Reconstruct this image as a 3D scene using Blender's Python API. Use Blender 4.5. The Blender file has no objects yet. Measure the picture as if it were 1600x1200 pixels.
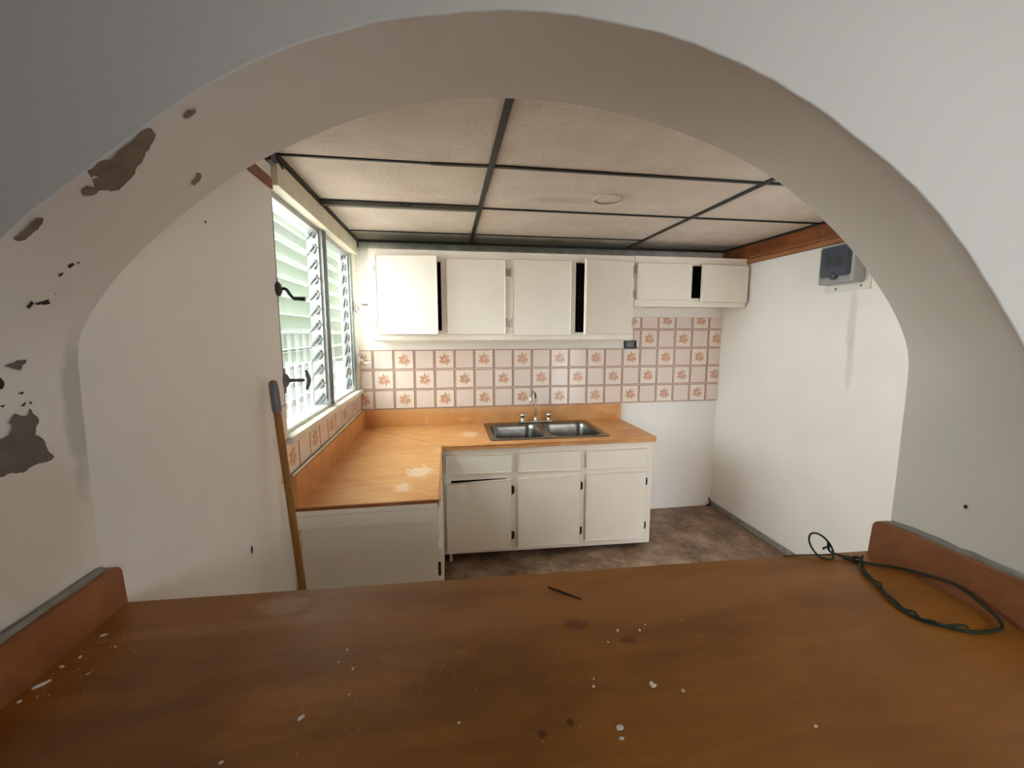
import bpy, bmesh, math, random
from mathutils import Vector, Matrix
random.seed(7)
S = bpy.context.scene
COL = S.collection

# ------------------------------------------------------------------ camera
YAW, PITCH, ROLL = 0.155, 0.122, -0.001
FPX = 654.1
cam_d = bpy.data.cameras.new('camera')
cam = bpy.data.objects.new('camera', cam_d)
COL.objects.link(cam)
cam_d.sensor_fit = 'HORIZONTAL'
cam_d.sensor_width = 36.0
cam_d.lens = FPX / 1600.0 * 36.0
cam_d.clip_start = 0.02
fwd = Vector((math.sin(YAW) * math.cos(PITCH), math.cos(YAW) * math.cos(PITCH), -math.sin(PITCH)))
rgt = Vector((math.cos(YAW), -math.sin(YAW), 0))
upv = rgt.cross(fwd)
r2 = math.cos(ROLL) * rgt + math.sin(ROLL) * upv
u2 = -math.sin(ROLL) * rgt + math.cos(ROLL) * upv
cam.matrix_world = Matrix(((r2.x, u2.x, -fwd.x, 0.6474), (r2.y, u2.y, -fwd.y, -3.2695),
                           (r2.z, u2.z, -fwd.z, 1.5300), (0, 0, 0, 1)))
S.camera = cam

# ------------------------------------------------------------------ sky and daylight
world = bpy.data.worlds.new('overcast_sky')
S.world = world
world.use_nodes = True
bg = world.node_tree.nodes['Background']
bg.inputs['Color'].default_value = (0.93, 0.98, 1.0, 1)
bg.inputs['Strength'].default_value = 19.0


def portal(name, loc, direction, sx, sy):
    d = bpy.data.lights.new(name, 'AREA')
    d.shape = 'RECTANGLE'
    d.size, d.size_y = sx, sy
    d.cycles.is_portal = True
    o = bpy.data.objects.new(name, d)
    o.location = loc
    o.rotation_euler = Vector(direction).to_track_quat('-Z', 'Y').to_euler()
    COL.objects.link(o)
    return o


portal('window_daylight_portal', (-0.20, -0.77, 1.61), (1, 0, 0), 1.5, 1.1)
portal('rear_window_daylight_portal', (1.60, -4.32, 1.65), (0, 1, 0), 0.50, 0.45)
portal('side_slot_daylight_portal', (2.34, -2.80, 1.0), (0, 1, 0), 0.205, 2.0)  # fill daylight through the slot added right of the arch

S.view_settings.view_transform = 'Standard'
S.view_settings.look = 'None'
S.view_settings.exposure = 0.12
S.view_settings.gamma = 1.0
S.view_settings.use_curve_mapping = False
S.cycles.use_denoising = True
S.cycles.max_bounces = 12
S.cycles.diffuse_bounces = 7
S.cycles.adaptive_threshold = 0.025
S.cycles.transmission_bounces = 8
S.cycles.sample_clamp_indirect = 50.0


# ------------------------------------------------------------------ materials
def srgb(r, g, b):
    def f(c):
        c /= 255.0
        return c / 12.92 if c <= 0.04045 else ((c + 0.055) / 1.055) ** 2.4
    return (f(r), f(g), f(b), 1.0)


class NT:
    def __init__(self, name):
        self.m = bpy.data.materials.new(name)
        self.m.use_nodes = True
        self.t = self.m.node_tree
        self.bsdf = self.t.nodes['Principled BSDF']
        self.out = self.t.nodes['Material Output']

    def n(self, kind, **kw):
        nd = self.t.nodes.new(kind)
        for k, v in kw.items():
            setattr(nd, k, v)
        return nd

    def l(self, a, b):
        self.t.links.new(a, b)

    def coords(self):
        return self.n('ShaderNodeTexCoord').outputs['Object']

    def noise(self, scale, detail=4, rough=0.55, vec=None, stretch=None, dist=0.0):
        vec = vec or self.coords()
        if stretch:
            mp = self.n('ShaderNodeMapping')
            mp.inputs['Scale'].default_value = stretch
            self.l(vec, mp.inputs['Vector'])
            vec = mp.outputs['Vector']
        nd = self.n('ShaderNodeTexNoise')
        nd.inputs['Scale'].default_value = scale
        nd.inputs['Detail'].default_value = detail
        nd.inputs['Roughness'].default_value = rough
        nd.inputs['Distortion'].default_value = dist
        self.l(vec, nd.inputs['Vector'])
        return nd.outputs['Fac']

    def ramp(self, fac, stops, interp='LINEAR'):
        r = self.n('ShaderNodeValToRGB')
        r.color_ramp.interpolation = interp
        el = r.color_ramp.elements
        while len(el) < len(stops):
            el.new(0.5)
        for e, (p, c) in zip(el, stops):
            e.position = p
            e.color = c if len(c) == 4 else (*c, 1)
        self.l(fac, r.inputs['Fac'])
        return r.outputs['Color']

    def mix(self, fac, a, b):
        m = self.n('ShaderNodeMix', data_type='RGBA')
        for sock, v in ((m.inputs[0], fac), (m.inputs[6], a), (m.inputs[7], b)):
            if hasattr(v, 'links'):
                self.l(v, sock)
            else:
                sock.default_value = v
        return m.outputs[2]

    def math(self, op, a, b=None):
        m = self.n('ShaderNodeMath', operation=op)
        for i, v in enumerate((a, b)):
            if v is None:
                continue
            if hasattr(v, 'links'):
                self.l(v, m.inputs[i])
            else:
                m.inputs[i].default_value = v
        return m.outputs[0]

    def bump(self, h, strength=0.3, dist=0.005):
        b = self.n('ShaderNodeBump')
        b.inputs['Strength'].default_value = strength
        b.inputs['Distance'].default_value = dist
        self.l(h, b.inputs['Height'])
        self.l(b.outputs['Normal'], self.bsdf.inputs['Normal'])

    def blob(self, centre, radii, warp=0.0, wscale=12):
        """soft mask around a point: 1 inside, 0 outside"""
        v = self.coords()
        s = self.n('ShaderNodeVectorMath', operation='SUBTRACT')
        self.l(v, s.inputs[0])
        s.inputs[1].default_value = centre
        d = self.n('ShaderNodeVectorMath', operation='DIVIDE')
        self.l(s.outputs[0], d.inputs[0])
        d.inputs[1].default_value = radii
        ln = self.n('ShaderNodeVectorMath', operation='LENGTH')
        self.l(d.outputs[0], ln.inputs[0])
        r = ln.outputs['Value']
        if warp:
            nz = self.noise(wscale, 5, 0.65)
            r = self.math('ADD', r, self.math('MULTIPLY', self.math('SUBTRACT', nz, 0.5), warp))
        mr = self.n('ShaderNodeMapRange')
        mr.interpolation_type = 'SMOOTHSTEP'
        mr.inputs['From Min'].default_value = 1.0
        mr.inputs['From Max'].default_value = 0.45
        self.l(r, mr.inputs['Value'])
        return mr.outputs['Result']

    def set(self, color=None, rough=None, metal=None, spec=None):
        for k, v in (('Base Color', color), ('Roughness', rough), ('Metallic', metal), ('Specular IOR Level', spec)):
            if v is None:
                continue
            if hasattr(v, 'links'):
                self.l(v, self.bsdf.inputs[k])
            else:
                self.bsdf.inputs[k].default_value = v
        return self


def plain(name, c, rough=0.5, metal=0.0, var=0.06, scale=8, bump=0.0, bscale=60, bdist=0.002):
    t = NT(name)
    c2 = tuple(max(0, min(1, x * (1 - var))) for x in c[:3]) + (1,)
    c3 = tuple(max(0, min(1, x * (1 + var))) for x in c[:3]) + (1,)
    t.set(t.ramp(t.noise(scale), [(0.3, c2), (0.7, c3)]), rough, metal)
    if bump:
        t.bump(t.noise(bscale, 3), bump, bdist)
    return t.m


M = {}


def wall_paint(name, base, stains_and_shade=()):
    t = NT(name)
    c = t.ramp(t.noise(3.0, 5), [(0.3, tuple(x * 0.955 for x in base[:3])), (0.7, base)])
    for (ce, ra, colr, amt, warp, ws) in stains_and_shade:
        f = t.math('MULTIPLY', t.blob(ce, ra, warp, ws), amt)
        c = t.mix(f, c, colr)
    t.set(c, 0.62, 0, 0.35)
    a = t.noise(140, 3)
    b = t.noise(7, 3)
    t.bump(t.math('ADD', t.math('MULTIPLY', a, 0.25), b), 0.25, 0.006)
    return t.m


WHITE = srgb(240, 236, 232)
M['wall'] = wall_paint('white_wall_paint', WHITE)
M['room'] = wall_paint('taupe_room_paint', srgb(150, 138, 124))
M['front'] = wall_paint('arch_wall_paint', srgb(236, 231, 224), [
    ((0.014, -2.452, 1.40), (0.05, 0.028, 0.17), srgb(130, 142, 120), 0.4, 1.0, 18),
    ((0.012, -2.55, 1.22), (0.05, 0.14, 0.16), srgb(205, 180, 160), 0.35, 0.9, 10)])
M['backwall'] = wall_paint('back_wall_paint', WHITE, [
    ((1.2, 0.0, 2.25), (2.4, 0.3, 0.16), srgb(96, 104, 84), 0.85, 0.6, 6),  # greenish mildew stain, deepened for the shade above the cabinets
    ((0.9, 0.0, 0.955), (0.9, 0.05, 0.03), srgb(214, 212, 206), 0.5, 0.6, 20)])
M['rightwall'] = wall_paint('right_wall_paint', WHITE, [
    ((2.952, -1.17, 1.58), (0.2, 0.035, 0.24), srgb(176, 168, 160), 0.35, 0.6, 10),
    ((2.952, -1.18, 1.35), (0.2, 0.03, 0.22), srgb(176, 168, 160), 0.25, 0.6, 10)])


def panel_mat():
    t = NT('textured_ceiling_board')
    c = t.ramp(t.noise(5, 5), [(0.3, srgb(230, 214, 202)), (0.7, srgb(242, 230, 219))])
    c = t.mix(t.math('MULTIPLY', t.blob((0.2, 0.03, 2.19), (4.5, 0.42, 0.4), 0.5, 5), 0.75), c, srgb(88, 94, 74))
    c = t.mix(t.math('MULTIPLY', t.blob((1.25, -1.1, 2.19), (0.22, 0.07, 0.2), 1.0, 9), 0.22), c, srgb(150, 140, 125))
    t.set(c, 0.8, 0, 0.2)
    a = t.noise(55, 4, 0.7, dist=1.5)
    t.bump(t.ramp(a, [(0.42, (0, 0, 0)), (0.62, (1, 1, 1))]), 0.72, 0.005)
    return t.m


M['panel'] = panel_mat()
M['tee'] = plain('blackened_metal_tee', srgb(40, 42, 38), 0.5, 0.3, 0.25, 20)
M['tee_grey'] = plain('grimy_grey_tee', srgb(92, 90, 82), 0.45, 0.2, 0.3, 14)


def wood(name, dark, light, rough, stretch, scale=6.0, worn=None, spots=None, bump=0.15, origin=(0, 0, 0)):
    t = NT(name)
    g = t.noise(scale, 6, 0.6, stretch=stretch, dist=0.6)
    big = t.noise(2.4, 4, 0.6)
    c = t.ramp(t.math('ADD', t.math('MULTIPLY', g, 0.55), t.math('MULTIPLY', big, 0.45)), [(0.32, dark), (0.68, light)])
    if worn:
        col, amt, sc, lo, hi = worn
        w = t.ramp(t.noise(sc, 7, 0.7, dist=1.0), [(lo, (0, 0, 0)), (hi, (amt, amt, amt))])
        c = t.mix(w, c, col)
    for (ce, ra, colr, amt, warp, ws) in (spots or ()):
        ce = tuple(a - b for a, b in zip(ce, origin))
        c = t.mix(t.math('MULTIPLY', t.blob(ce, ra, warp, ws), amt), c, colr)
    t.set(c, rough, 0, 0.4)
    t.bump(g, bump, 0.0015)
    return t.m


PALE = srgb(226, 200, 172)
M['counter'] = wood('worn_orange_laminate', srgb(194, 130, 74), srgb(222, 166, 106), 0.42, (1.0, 5.0, 1), 5,
                    (srgb(232, 196, 152), 0.45, 5, 0.55, 0.75),
                    [((0.50, -1.12, 0.82), (0.085, 0.11, 0.1), PALE, 0.75, 2.4, 30),
                     ((0.44, -1.34, 0.82), (0.045, 0.07, 0.1), PALE, 0.7, 2.2, 34),
                     ((0.80, -0.36, 0.82), (0.07, 0.11, 0.1), PALE, 0.7, 2.2, 28),
                     ((0.90, -0.02, 0.93), (0.9, 0.1, 0.035), srgb(206, 168, 132), 0.4, 1.0, 12)], origin=(0.30, -0.70, 0.78))
M['bar'] = wood('worn_brown_bar_top', srgb(120, 70, 18), srgb(166, 108, 40), 0.38, (1.2, 5.0, 1), 4,
                (srgb(170, 112, 60), 0.4, 3.2, 0.52, 0.78),
                [((0.33, -2.475, 1.02), (0.055, 0.035, 0.05), srgb(186, 150, 118), 0.5, 1.8, 30),
                 ((0.25, -2.52, 1.02), (0.28, 0.022, 0.05), srgb(176, 128, 84), 0.40, 1.0, 9),
                 ((1.0, -2.56, 1.02), (0.55, 0.08, 0.05), srgb(176, 118, 58), 0.45, 1.0, 7),
                 ((0.865, -2.61, 1.02), (0.028, 0.02, 0.05), srgb(84, 38, 8), 0.6, 0.8, 20),
                 ((0.94, -2.66, 1.02), (0.018, 0.010, 0.05), srgb(84, 34, 8), 0.6, 0.8, 24),
                 ((0.70, -2.72, 1.02), (0.16, 0.10, 0.05), srgb(92, 42, 8), 0.3, 1.4, 9),
                 ((0.76, -2.80, 1.02), (0.008, 0.007, 0.05), srgb(60, 20, 6), 0.7, 0.8, 30),
                 ((0.80, -2.79, 1.02), (0.006, 0.008, 0.05), srgb(60, 20, 6), 0.7, 0.8, 30),
                 ((0.20, -2.74, 1.02), (0.25, 0.16, 0.05), srgb(92, 36, 6), 0.45, 1.2, 6)], 0.1, origin=(0.83, -2.72, 0.90))
M['bar_side'] = wood('brown_upstand_laminate', srgb(124, 72, 38), srgb(164, 106, 66), 0.45, (1, 3, 3), 5,
                     (srgb(190, 140, 100), 0.4, 5, 0.55, 0.8))
M['beam'] = wood('stained_brown_moulding', srgb(96, 52, 22), srgb(156, 92, 46), 0.5, (4, 1, 4), 5,
                 (srgb(180, 120, 78), 0.4, 9, 0.55, 0.75))
M['beam_pale'] = wood('worn_pale_moulding_edge', srgb(128, 76, 42), srgb(186, 130, 90), 0.5, (4, 1, 4), 7)
M['pole'] = wood('varnished_wooden_pole', srgb(122, 80, 26), srgb(166, 114, 44), 0.4, (8, 8, 1), 8)
M['cab'] = plain('cream_cabinet_paint', srgb(238, 230, 219), 0.34, 0, 0.03, 4, 0.12, 30, 0.0015)
M['cab_edge'] = plain('worn_cream_edge', srgb(214, 200, 182), 0.5, 0, 0.10, 20)
M['cab_in'] = plain('dark_cabinet_inside', srgb(44, 38, 34), 0.8)
M['hinge'] = plain('painted_metal_hinge', srgb(190, 180, 168), 0.35, 0.5, 0.1, 60)
M['hinge_dark'] = plain('rusty_dark_hinge', srgb(58, 40, 30), 0.5, 0.6, 0.2, 60)
M['dark'] = plain('dark_recess', srgb(40, 34, 30), 0.9)


def steel():
    t = NT('brushed_stainless_steel')
    t.set(t.ramp(t.noise(30, 3, stretch=(1, 12, 1)), [(0.3, srgb(112, 109, 104)), (0.7, srgb(140, 136, 130))]), 0.27, 1.0)
    return t.m


M['steel'] = steel()
M['chrome'] = plain('chrome', srgb(205, 203, 198), 0.12, 1.0, 0.02)
M['alu'] = plain('weathered_aluminium', srgb(172, 174, 176), 0.42, 0.7, 0.12, 25)
M['alu_dark'] = plain('dull_grey_clip', srgb(112, 114, 112), 0.5, 0.4, 0.15, 25)
M['alu_white'] = plain('white_aluminium', srgb(214, 216, 214), 0.4, 0.1, 0.06, 25)
M['iron'] = plain('black_cast_metal', srgb(48, 50, 54), 0.4, 0.5, 0.15, 40)
M['gun'] = plain('grey_cast_metal', srgb(112, 114, 118), 0.45, 0.5, 0.15, 40)
M['sill'] = plain('cream_sill_paint', srgb(226, 220, 202), 0.45, 0, 0.06, 10, 0.15, 40)
M['grille'] = plain('grey_painted_bar', srgb(84, 86, 88), 0.5, 0.2, 0.1, 20)
M['header'] = plain('cream_window_head_paint', srgb(216, 208, 188), 0.5, 0, 0.08, 12, 0.15, 40)
M['concrete'] = plain('pale_yard_concrete', srgb(120, 118, 110), 0.85, 0, 0.06, 6)
M['leaf'] = plain('green_leaves', srgb(70, 100, 44), 0.5, 0, 0.3, 3)
M['backdrop'] = plain('dark_green_backdrop_paint', srgb(66, 80, 52), 0.7, 0, 0.1, 5)
M['bark'] = plain('grey_bark', srgb(96, 82, 66), 0.9, 0, 0.2, 10)


def louver_mat(name, clear):
    """hazy glass blade: mostly see-through, with a milky white film"""
    t = NT(name)
    c = t.ramp(t.noise(10, 4), [(0.3, srgb(232, 236, 230)), (0.7, srgb(246, 248, 244))])
    d = t.n('ShaderNodeBsdfDiffuse')
    tr = t.n('ShaderNodeBsdfTranslucent')
    tp = t.n('ShaderNodeBsdfTransparent')
    gl = t.n('ShaderNodeBsdfGlossy')
    gl.inputs['Roughness'].default_value = 0.2
    tp.inputs['Color'].default_value = (0.97, 1.0, 0.98, 1)
    for x in (d, tr):
        t.l(c, x.inputs['Color'])

    def mixs(f, a, b):
        m = t.n('ShaderNodeMixShader')
        m.inputs[0].default_value = f
        t.l(a, m.inputs[1])
        t.l(b, m.inputs[2])
        return m.outputs[0]
    film = mixs(0.03, d.outputs[0], tr.outputs[0])
    film = mixs(0.05, film, gl.outputs[0])
    t.l(mixs(clear, film, tp.outputs[0]), t.out.inputs['Surface'])
    return t.m


M['louver'] = louver_mat('milky_glass_louver', 0.855)
M['louver_edge'] = louver_mat('ground_glass_louver_edge', 0.45)
M['tile'] = plain('glazed_cream_pink_tile', srgb(230, 214, 205), 0.22, 0, 0.03, 6)
M['tile_flower'] = plain('glazed_cream_tile', srgb(236, 222, 211), 0.22, 0, 0.03, 6)
M['tile_line'] = plain('brown_tile_border', srgb(150, 104, 90), 0.3, 0, 0.12, 40)
M['petal'] = plain('orange_pink_petal_print', srgb(214, 164, 138), 0.25, 0, 0.15, 60)
M['petal_heart'] = plain('dark_red_flower_heart', srgb(150, 88, 66), 0.3)
M['leafprint'] = plain('tan_leaf_print', srgb(196, 158, 134), 0.25, 0, 0.2, 60)
M['grout'] = plain('pale_grout', srgb(224, 204, 194), 0.8, 0, 0.06, 30)


def floor_mat():
    t = NT('dirty_speckled_floor')
    c = t.ramp(t.noise(4.5, 8, 0.75), [(0.34, srgb(88, 66, 50)), (0.5, srgb(128, 102, 82)), (0.66, srgb(168, 144, 122))])
    sp = t.n('ShaderNodeTexVoronoi')
    sp.inputs['Scale'].default_value = 70
    t.l(t.coords(), sp.inputs['Vector'])
    c = t.mix(t.math('MULTIPLY', t.ramp(sp.outputs['Distance'], [(0.15, (1, 1, 1)), (0.4, (0, 0, 0))]), 0.4), c, srgb(84, 66, 52))
    c = t.mix(t.ramp(t.noise(28, 6, 0.7), [(0.56, (0, 0, 0)), (0.70, (0.6, 0.6, 0.6))]), c, srgb(186, 168, 150))
    t.set(c, 0.6)
    t.bump(t.noise(50, 5), 0.3, 0.003)
    return t.m


M['floor'] = floor_mat()
M['bare'] = plain('bare_grey_cement', srgb(112, 106, 98), 0.9, 0, 0.16, 40, 0.5, 120, 0.003)
M['bare_brown'] = plain('bare_brown_render', srgb(132, 114, 96), 0.9, 0, 0.2, 40, 0.5, 120, 0.003)
M['bare_dark'] = plain('dark_paint_hole', srgb(54, 46, 40), 0.9, 0, 0.2, 40)
M['cement_edge'] = plain('grey_cement_fillet', srgb(140, 136, 128), 0.85, 0, 0.2, 30, 0.5, 80, 0.004)
M['chip'] = plain('white_plaster_chip', srgb(226, 218, 206), 0.8, 0, 0.1, 60)
M['wire'] = plain('dark_green_wire_coat', srgb(30, 42, 22), 0.7, 0, 0.25, 60)
M['twig'] = plain('dark_burnt_splinter', srgb(52, 26, 12), 0.8)
M['box_grey'] = plain('grey_plastic', srgb(150, 152, 152), 0.4, 0, 0.04, 20)
M['box_white'] = plain('white_board', srgb(224, 220, 212), 0.5, 0, 0.03, 20)
M['screw'] = plain('dark_screw_head', srgb(50, 46, 42), 0.4, 0.6)


def smoke():
    t = NT('smoked_plastic_flap')
    t.set(srgb(74, 80, 92), 0.18, 0, 0.5)
    return t.m


M['smoke'] = smoke()
M['breaker'] = plain('dark_breaker_face', srgb(52, 54, 60), 0.4)


# ------------------------------------------------------------------ mesh helpers
class MB:
    """collects shapes into one mesh"""

    def __init__(self):
        self.v, self.f, self.mi, self.sm = [], [], [], []

    def face(self, pts, mi=0, smooth=False):
        b = len(self.v)
        self.v += [tuple(p) for p in pts]
        self.f.append(tuple(range(b, b + len(pts))))
        self.mi.append(mi)
        self.sm.append(smooth)

    def add(self, verts, faces, mi=0, smooth=False):
        b = len(self.v)
        self.v += [tuple(p) for p in verts]
        for f in faces:
            self.f.append(tuple(i + b for i in f))
            self.mi.append(mi)
            self.sm.append(smooth)

    def box(self, lo, hi, bev=0.0, mi=0, xf=None):
        bm = bmesh.new()
        bmesh.ops.create_cube(bm, size=1.0)
        for v in bm.verts:
            v.co = Vector(((lo[i] + hi[i]) / 2 + v.co[i] * (hi[i] - lo[i]) for i in range(3)))
        if bev > 0:
            bmesh.ops.bevel(bm, geom=bm.edges[:], offset=bev, segments=2, profile=0.6, affect='EDGES')
        self.bm(bm, mi, xf)

    def bm(self, bm, mi=0, xf=None, smooth=False):
        bm.verts.index_update()
        vs = [(xf @ v.co if xf else v.co.copy()) for v in bm.verts]
        self.add(vs, [[x.index for x in f.verts] for f in bm.faces], mi, smooth)
        bm.free()

    def tube(self, pts, rad, n=10, mi=0, caps=True):
        pts = [Vector(p) for p in pts]
        rads = rad if isinstance(rad, (list, tuple)) else [rad] * len(pts)
        t0 = (pts[1] - pts[0]).normalized()
        a = t0.orthogonal().normalized()
        rings = []
        for i, p in enumerate(pts):
            t = (pts[min(i + 1, len(pts) - 1)] - pts[max(i - 1, 0)]).normalized()
            a = (a - t * a.dot(t)).normalized()
            b = t.cross(a)
            rings.append([p + rads[i] * (math.cos(2 * math.pi * k / n) * a + math.sin(2 * math.pi * k / n) * b) for k in range(n)])
        vs = [v for r in rings for v in r]
        fs = []
        for i in range(len(pts) - 1):
            for k in range(n):
                fs.append((i * n + k, i * n + (k + 1) % n, (i + 1) * n + (k + 1) % n, (i + 1) * n + k))
        self.add(vs, fs, mi, True)
        if caps:
            self.face(rings[0][::-1], mi)
            self.face(rings[-1], mi)

    def lathe(self, prof, n=20, mi=0, xf=None):
        """prof: list of (r, z) about local z"""
        vs, fs = [], []
        for r, z in prof:
            for k in range(n):
                a = 2 * math.pi * k / n
                p = Vector((r * math.cos(a), r * math.sin(a), z))
                vs.append(xf @ p if xf else p)
        for i in range(len(prof) - 1):
            for k in range(n):
                fs.append((i * n + k, i * n + (k + 1) % n, (i + 1) * n + (k + 1) % n, (i + 1) * n + k))
        fs.append(tuple(range(n))[::-1])
        fs.append(tuple((len(prof) - 1) * n + k for k in range(n)))
        self.add(vs, fs, mi, True)

    def cells(self, us, vs_, keep, w0, w1, mp, mi=0):
        """slab made of the kept cells of a grid; w0..w1 is its thickness"""
        nu, nv = len(us) - 1, len(vs_) - 1
        K = lambda i, j: 0 <= i < nu and 0 <= j < nv and keep(i, j)
        idx = {}
        V, F = [], []

        def P(i, j, s):
            key = (i, j, s)
            if key not in idx:
                idx[key] = len(V)
                V.append(mp(us[i], vs_[j], w1 if s else w0))
            return idx[key]
        for i in range(nu):
            for j in range(nv):
                if not K(i, j):
                    continue
                F.append((P(i, j, 1), P(i + 1, j, 1), P(i + 1, j + 1, 1), P(i, j + 1, 1)))
                F.append((P(i, j, 0), P(i, j + 1, 0), P(i + 1, j + 1, 0), P(i + 1, j, 0)))
                for (di, dj, a, b) in ((-1, 0, (i, j), (i, j + 1)), (1, 0, (i + 1, j + 1), (i + 1, j)),
                                       (0, -1, (i + 1, j), (i, j)), (0, 1, (i, j + 1), (i + 1, j + 1))):
                    if not K(i + di, j + dj):
                        F.append((P(*a, 0), P(*b, 0), P(*b, 1), P(*a, 1)))
        self.add(V, F, mi)

    def mesh(self, name, mats, recalc=True):
        me = bpy.data.meshes.new(name)
        me.from_pydata(self.v, [], self.f)
        for m in (mats if isinstance(mats, (list, tuple)) else [mats]):
            me.materials.append(M[m] if isinstance(m, str) else m)
        me.polygons.foreach_set('material_index', self.mi)
        me.polygons.foreach_set('use_smooth', self.sm)
        if recalc:
            bm = bmesh.new()
            bm.from_mesh(me)
            bmesh.ops.recalc_face_normals(bm, faces=bm.faces[:])
            bm.to_mesh(me)
            bm.free()
        me.update()
        return me

    def build(self, name, mats, parent=None, loc=None, recalc=True):
        return link(name, self.mesh(name, mats, recalc), parent, loc)


def link(name, me, parent=None, loc=None):
    o = bpy.data.objects.new(name, me)
    COL.objects.link(o)
    if parent:
        o.parent = parent
    if loc:
        o.location = loc
    return o


def tag(o, label, cat=None, group=None, kind=None):
    o['label'] = label
    if cat:
        o['category'] = cat
    if group:
        o['group'] = group
    if kind:
        o['kind'] = kind
    return o


def struct(o, label, cat):
    return tag(o, label, cat, None, 'structure')


def thing(name, loc, label, cat, group=None):
    o = bpy.data.objects.new(name, None)
    o.empty_display_size = 0.05
    o.location = loc
    COL.objects.link(o)
    return tag(o, label, cat, group)


class Part:
    """builds parts in world coordinates under a thing placed at loc"""

    def __init__(self, root):
        self.r = root
        self.off = Vector(root.location)

    def __call__(self, mb, name, mats, under=None):
        o = self.off
        mb.v = [(p[0] - o.x, p[1] - o.y, p[2] - o.z) for p in mb.v]
        return mb.build(name, mats, under or self.r)


def catmull(P, n):
    P = [Vector(p) for p in P]
    out = []
    for i in range(len(P) - 1):
        p0, p1, p2, p3 = P[max(i - 1, 0)], P[i], P[i + 1], P[min(i + 2, len(P) - 1)]
        for k in range(n):
            t = k / n
            out.append(0.5 * ((2 * p1) + (-p0 + p2) * t + (2 * p0 - 5 * p1 + 4 * p2 - p3) * t * t + (-p0 + 3 * p1 - 3 * p2 + p3) * t ** 3))
    out.append(P[-1])
    return out


# ================================================================== the room
W, H = 2.952, 2.196
CTOP = 0.817          # worktop height
BAR = 1.016           # bar top height


st = lambda z: 0.0 + (z - 0.5) * 0.0176          # the old wall leans a little


def yin(x):
    return -2.44 - (x - 0.01) * (0.058 / 1.64)


def yout(x):
    return -2.635 - (x - 0.01) * (0.105 / 1.64)


# floor (kitchen and the room in front of the arch)
mb = MB()
mb.box((-1.9, -4.3, -0.1), (3.1, 0.15, 0.0))
struct(mb.build('floor', 'floor'), 'worn brown speckled kitchen floor', 'floor')

# back wall with its tiles
mb = MB()
mb.box((-0.09, 0.0, 0.0), (W + 0.15, 0.15, 2.6))
mb.box((0.012, -0.004, 0.944), (2.966 - 0.014, 0.0, 1.404), mi=1)
mb.box((2.155, -0.004, 1.404), (2.952, 0.0, 1.654), mi=1)
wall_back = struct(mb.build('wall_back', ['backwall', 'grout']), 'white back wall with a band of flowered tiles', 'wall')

T = 0.152


def tile_mesh(flower, u0=0.0, u1=1.0, v0=0.0, v1=1.0):
    """one glazed tile in its own xz plane facing -y; u/v cut it to part of a tile"""
    g = 0.0035
    x0, x1, z0, z1 = u0 * T, u1 * T, v0 * T, v1 * T
    a = x0 + (g if u0 == 0 else 0.0005)
    b = x1 - (g if u1 == 1 else 0.0005)
    c = z0 + (g if v0 == 0 else 0.0005)
    d = z1 - (g if v1 == 1 else 0.0005)
    m = MB()
    y = -0.0075
    m.box((a, y, c), (b, 0.0, d), 0.0012)
    lw = 0.0045
    e = 0.0003
    L = lambda p, q: m.face([(p[0], y - e, p[1]), (q[0], y - e, p[1]), (q[0], y - e, q[1]), (p[0], y - e, q[1])], 1)
    if u0 == 0:
        L((a + .001, c + .001), (a + .001 + lw, d - .001))
    if u1 == 1:
        L((b - .001 - lw, c + .001), (b - .001, d - .001))
    if v0 == 0:
        L((a + .001, c + .001), (b - .001, c + .001 + lw))
    if v1 == 1:
        L((a + .001, d - .001 - lw), (b - .001, d - .001))
    if flower:
        rnd = random.Random(3)
        cx, cz = T * 0.5, T * 0.49

        def poly(pts, k, mi):
            pts = [(min(max(p[0], a + .001), b - .001), min(max(p[1], c + .001), d - .001)) for p in pts]
            ar = sum(pts[i - 1][0] * pts[i][1] - pts[i][0] * pts[i - 1][1] for i in range(len(pts)))
            if abs(ar) > 2e-7:
                m.face([(p[0], y - e * k, p[1]) for p in pts], mi)

        def leaf(ang, r0, r1, w, k, mi):
            ca, sa = math.cos(ang), math.sin(ang)
            pts = []
            for t, s in ((0, 0.2), (0.35, 1), (0.7, 0.8), (1, 0), (0.7, -0.8), (0.35, -1), (0, -0.2)):
                r = r0 + (r1 - r0) * t
                pts.append((cx + ca * r - sa * s * w, cz + sa * r + ca * s * w))
            poly(pts, k, mi)
        for i in range(11):
            leaf(2 * math.pi * i / 11 + rnd.uniform(-.2, .2), 0.012, rnd.uniform(0.040, 0.056), rnd.uniform(0.0035, 0.006), 1.2 + 0.05 * i, 4)
        for bx, bz in ((-0.001, 0.018), (-0.017, -0.012), (0.020, -0.010)):
            for i in range(6):
                an = 2 * math.pi * i / 6 + rnd.uniform(-.2, .2)
                pts = []
                for q in range(8):
                    th = 2 * math.pi * q / 8
                    px, pz = 0.0105 + 0.0095 * math.cos(th), 0.0068 * math.sin(th)
                    pts.append((cx + bx + px * math.cos(an) - pz * math.sin(an), cz + bz + px * math.sin(an) + pz * math.cos(an)))
                poly(pts, 2.2 + i * 0.1, 2)
            poly([(cx + bx + 0.0030 * math.cos(th), cz + bz + 0.0030 * math.sin(th)) for th in [k * math.pi / 4 for k in range(8)]], 3.2, 3)
        for i in range(4):
            leaf(rnd.uniform(0, 6.28), 0.006, 0.03, 0.0014, 3.4, 4)
    return m.mesh('flower_tile' if flower else 'plain_tile',
                  ['tile_flower' if flower else 'tile', 'tile_line', 'petal', 'petal_heart', 'leafprint'], False)


TM = {}


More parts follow.
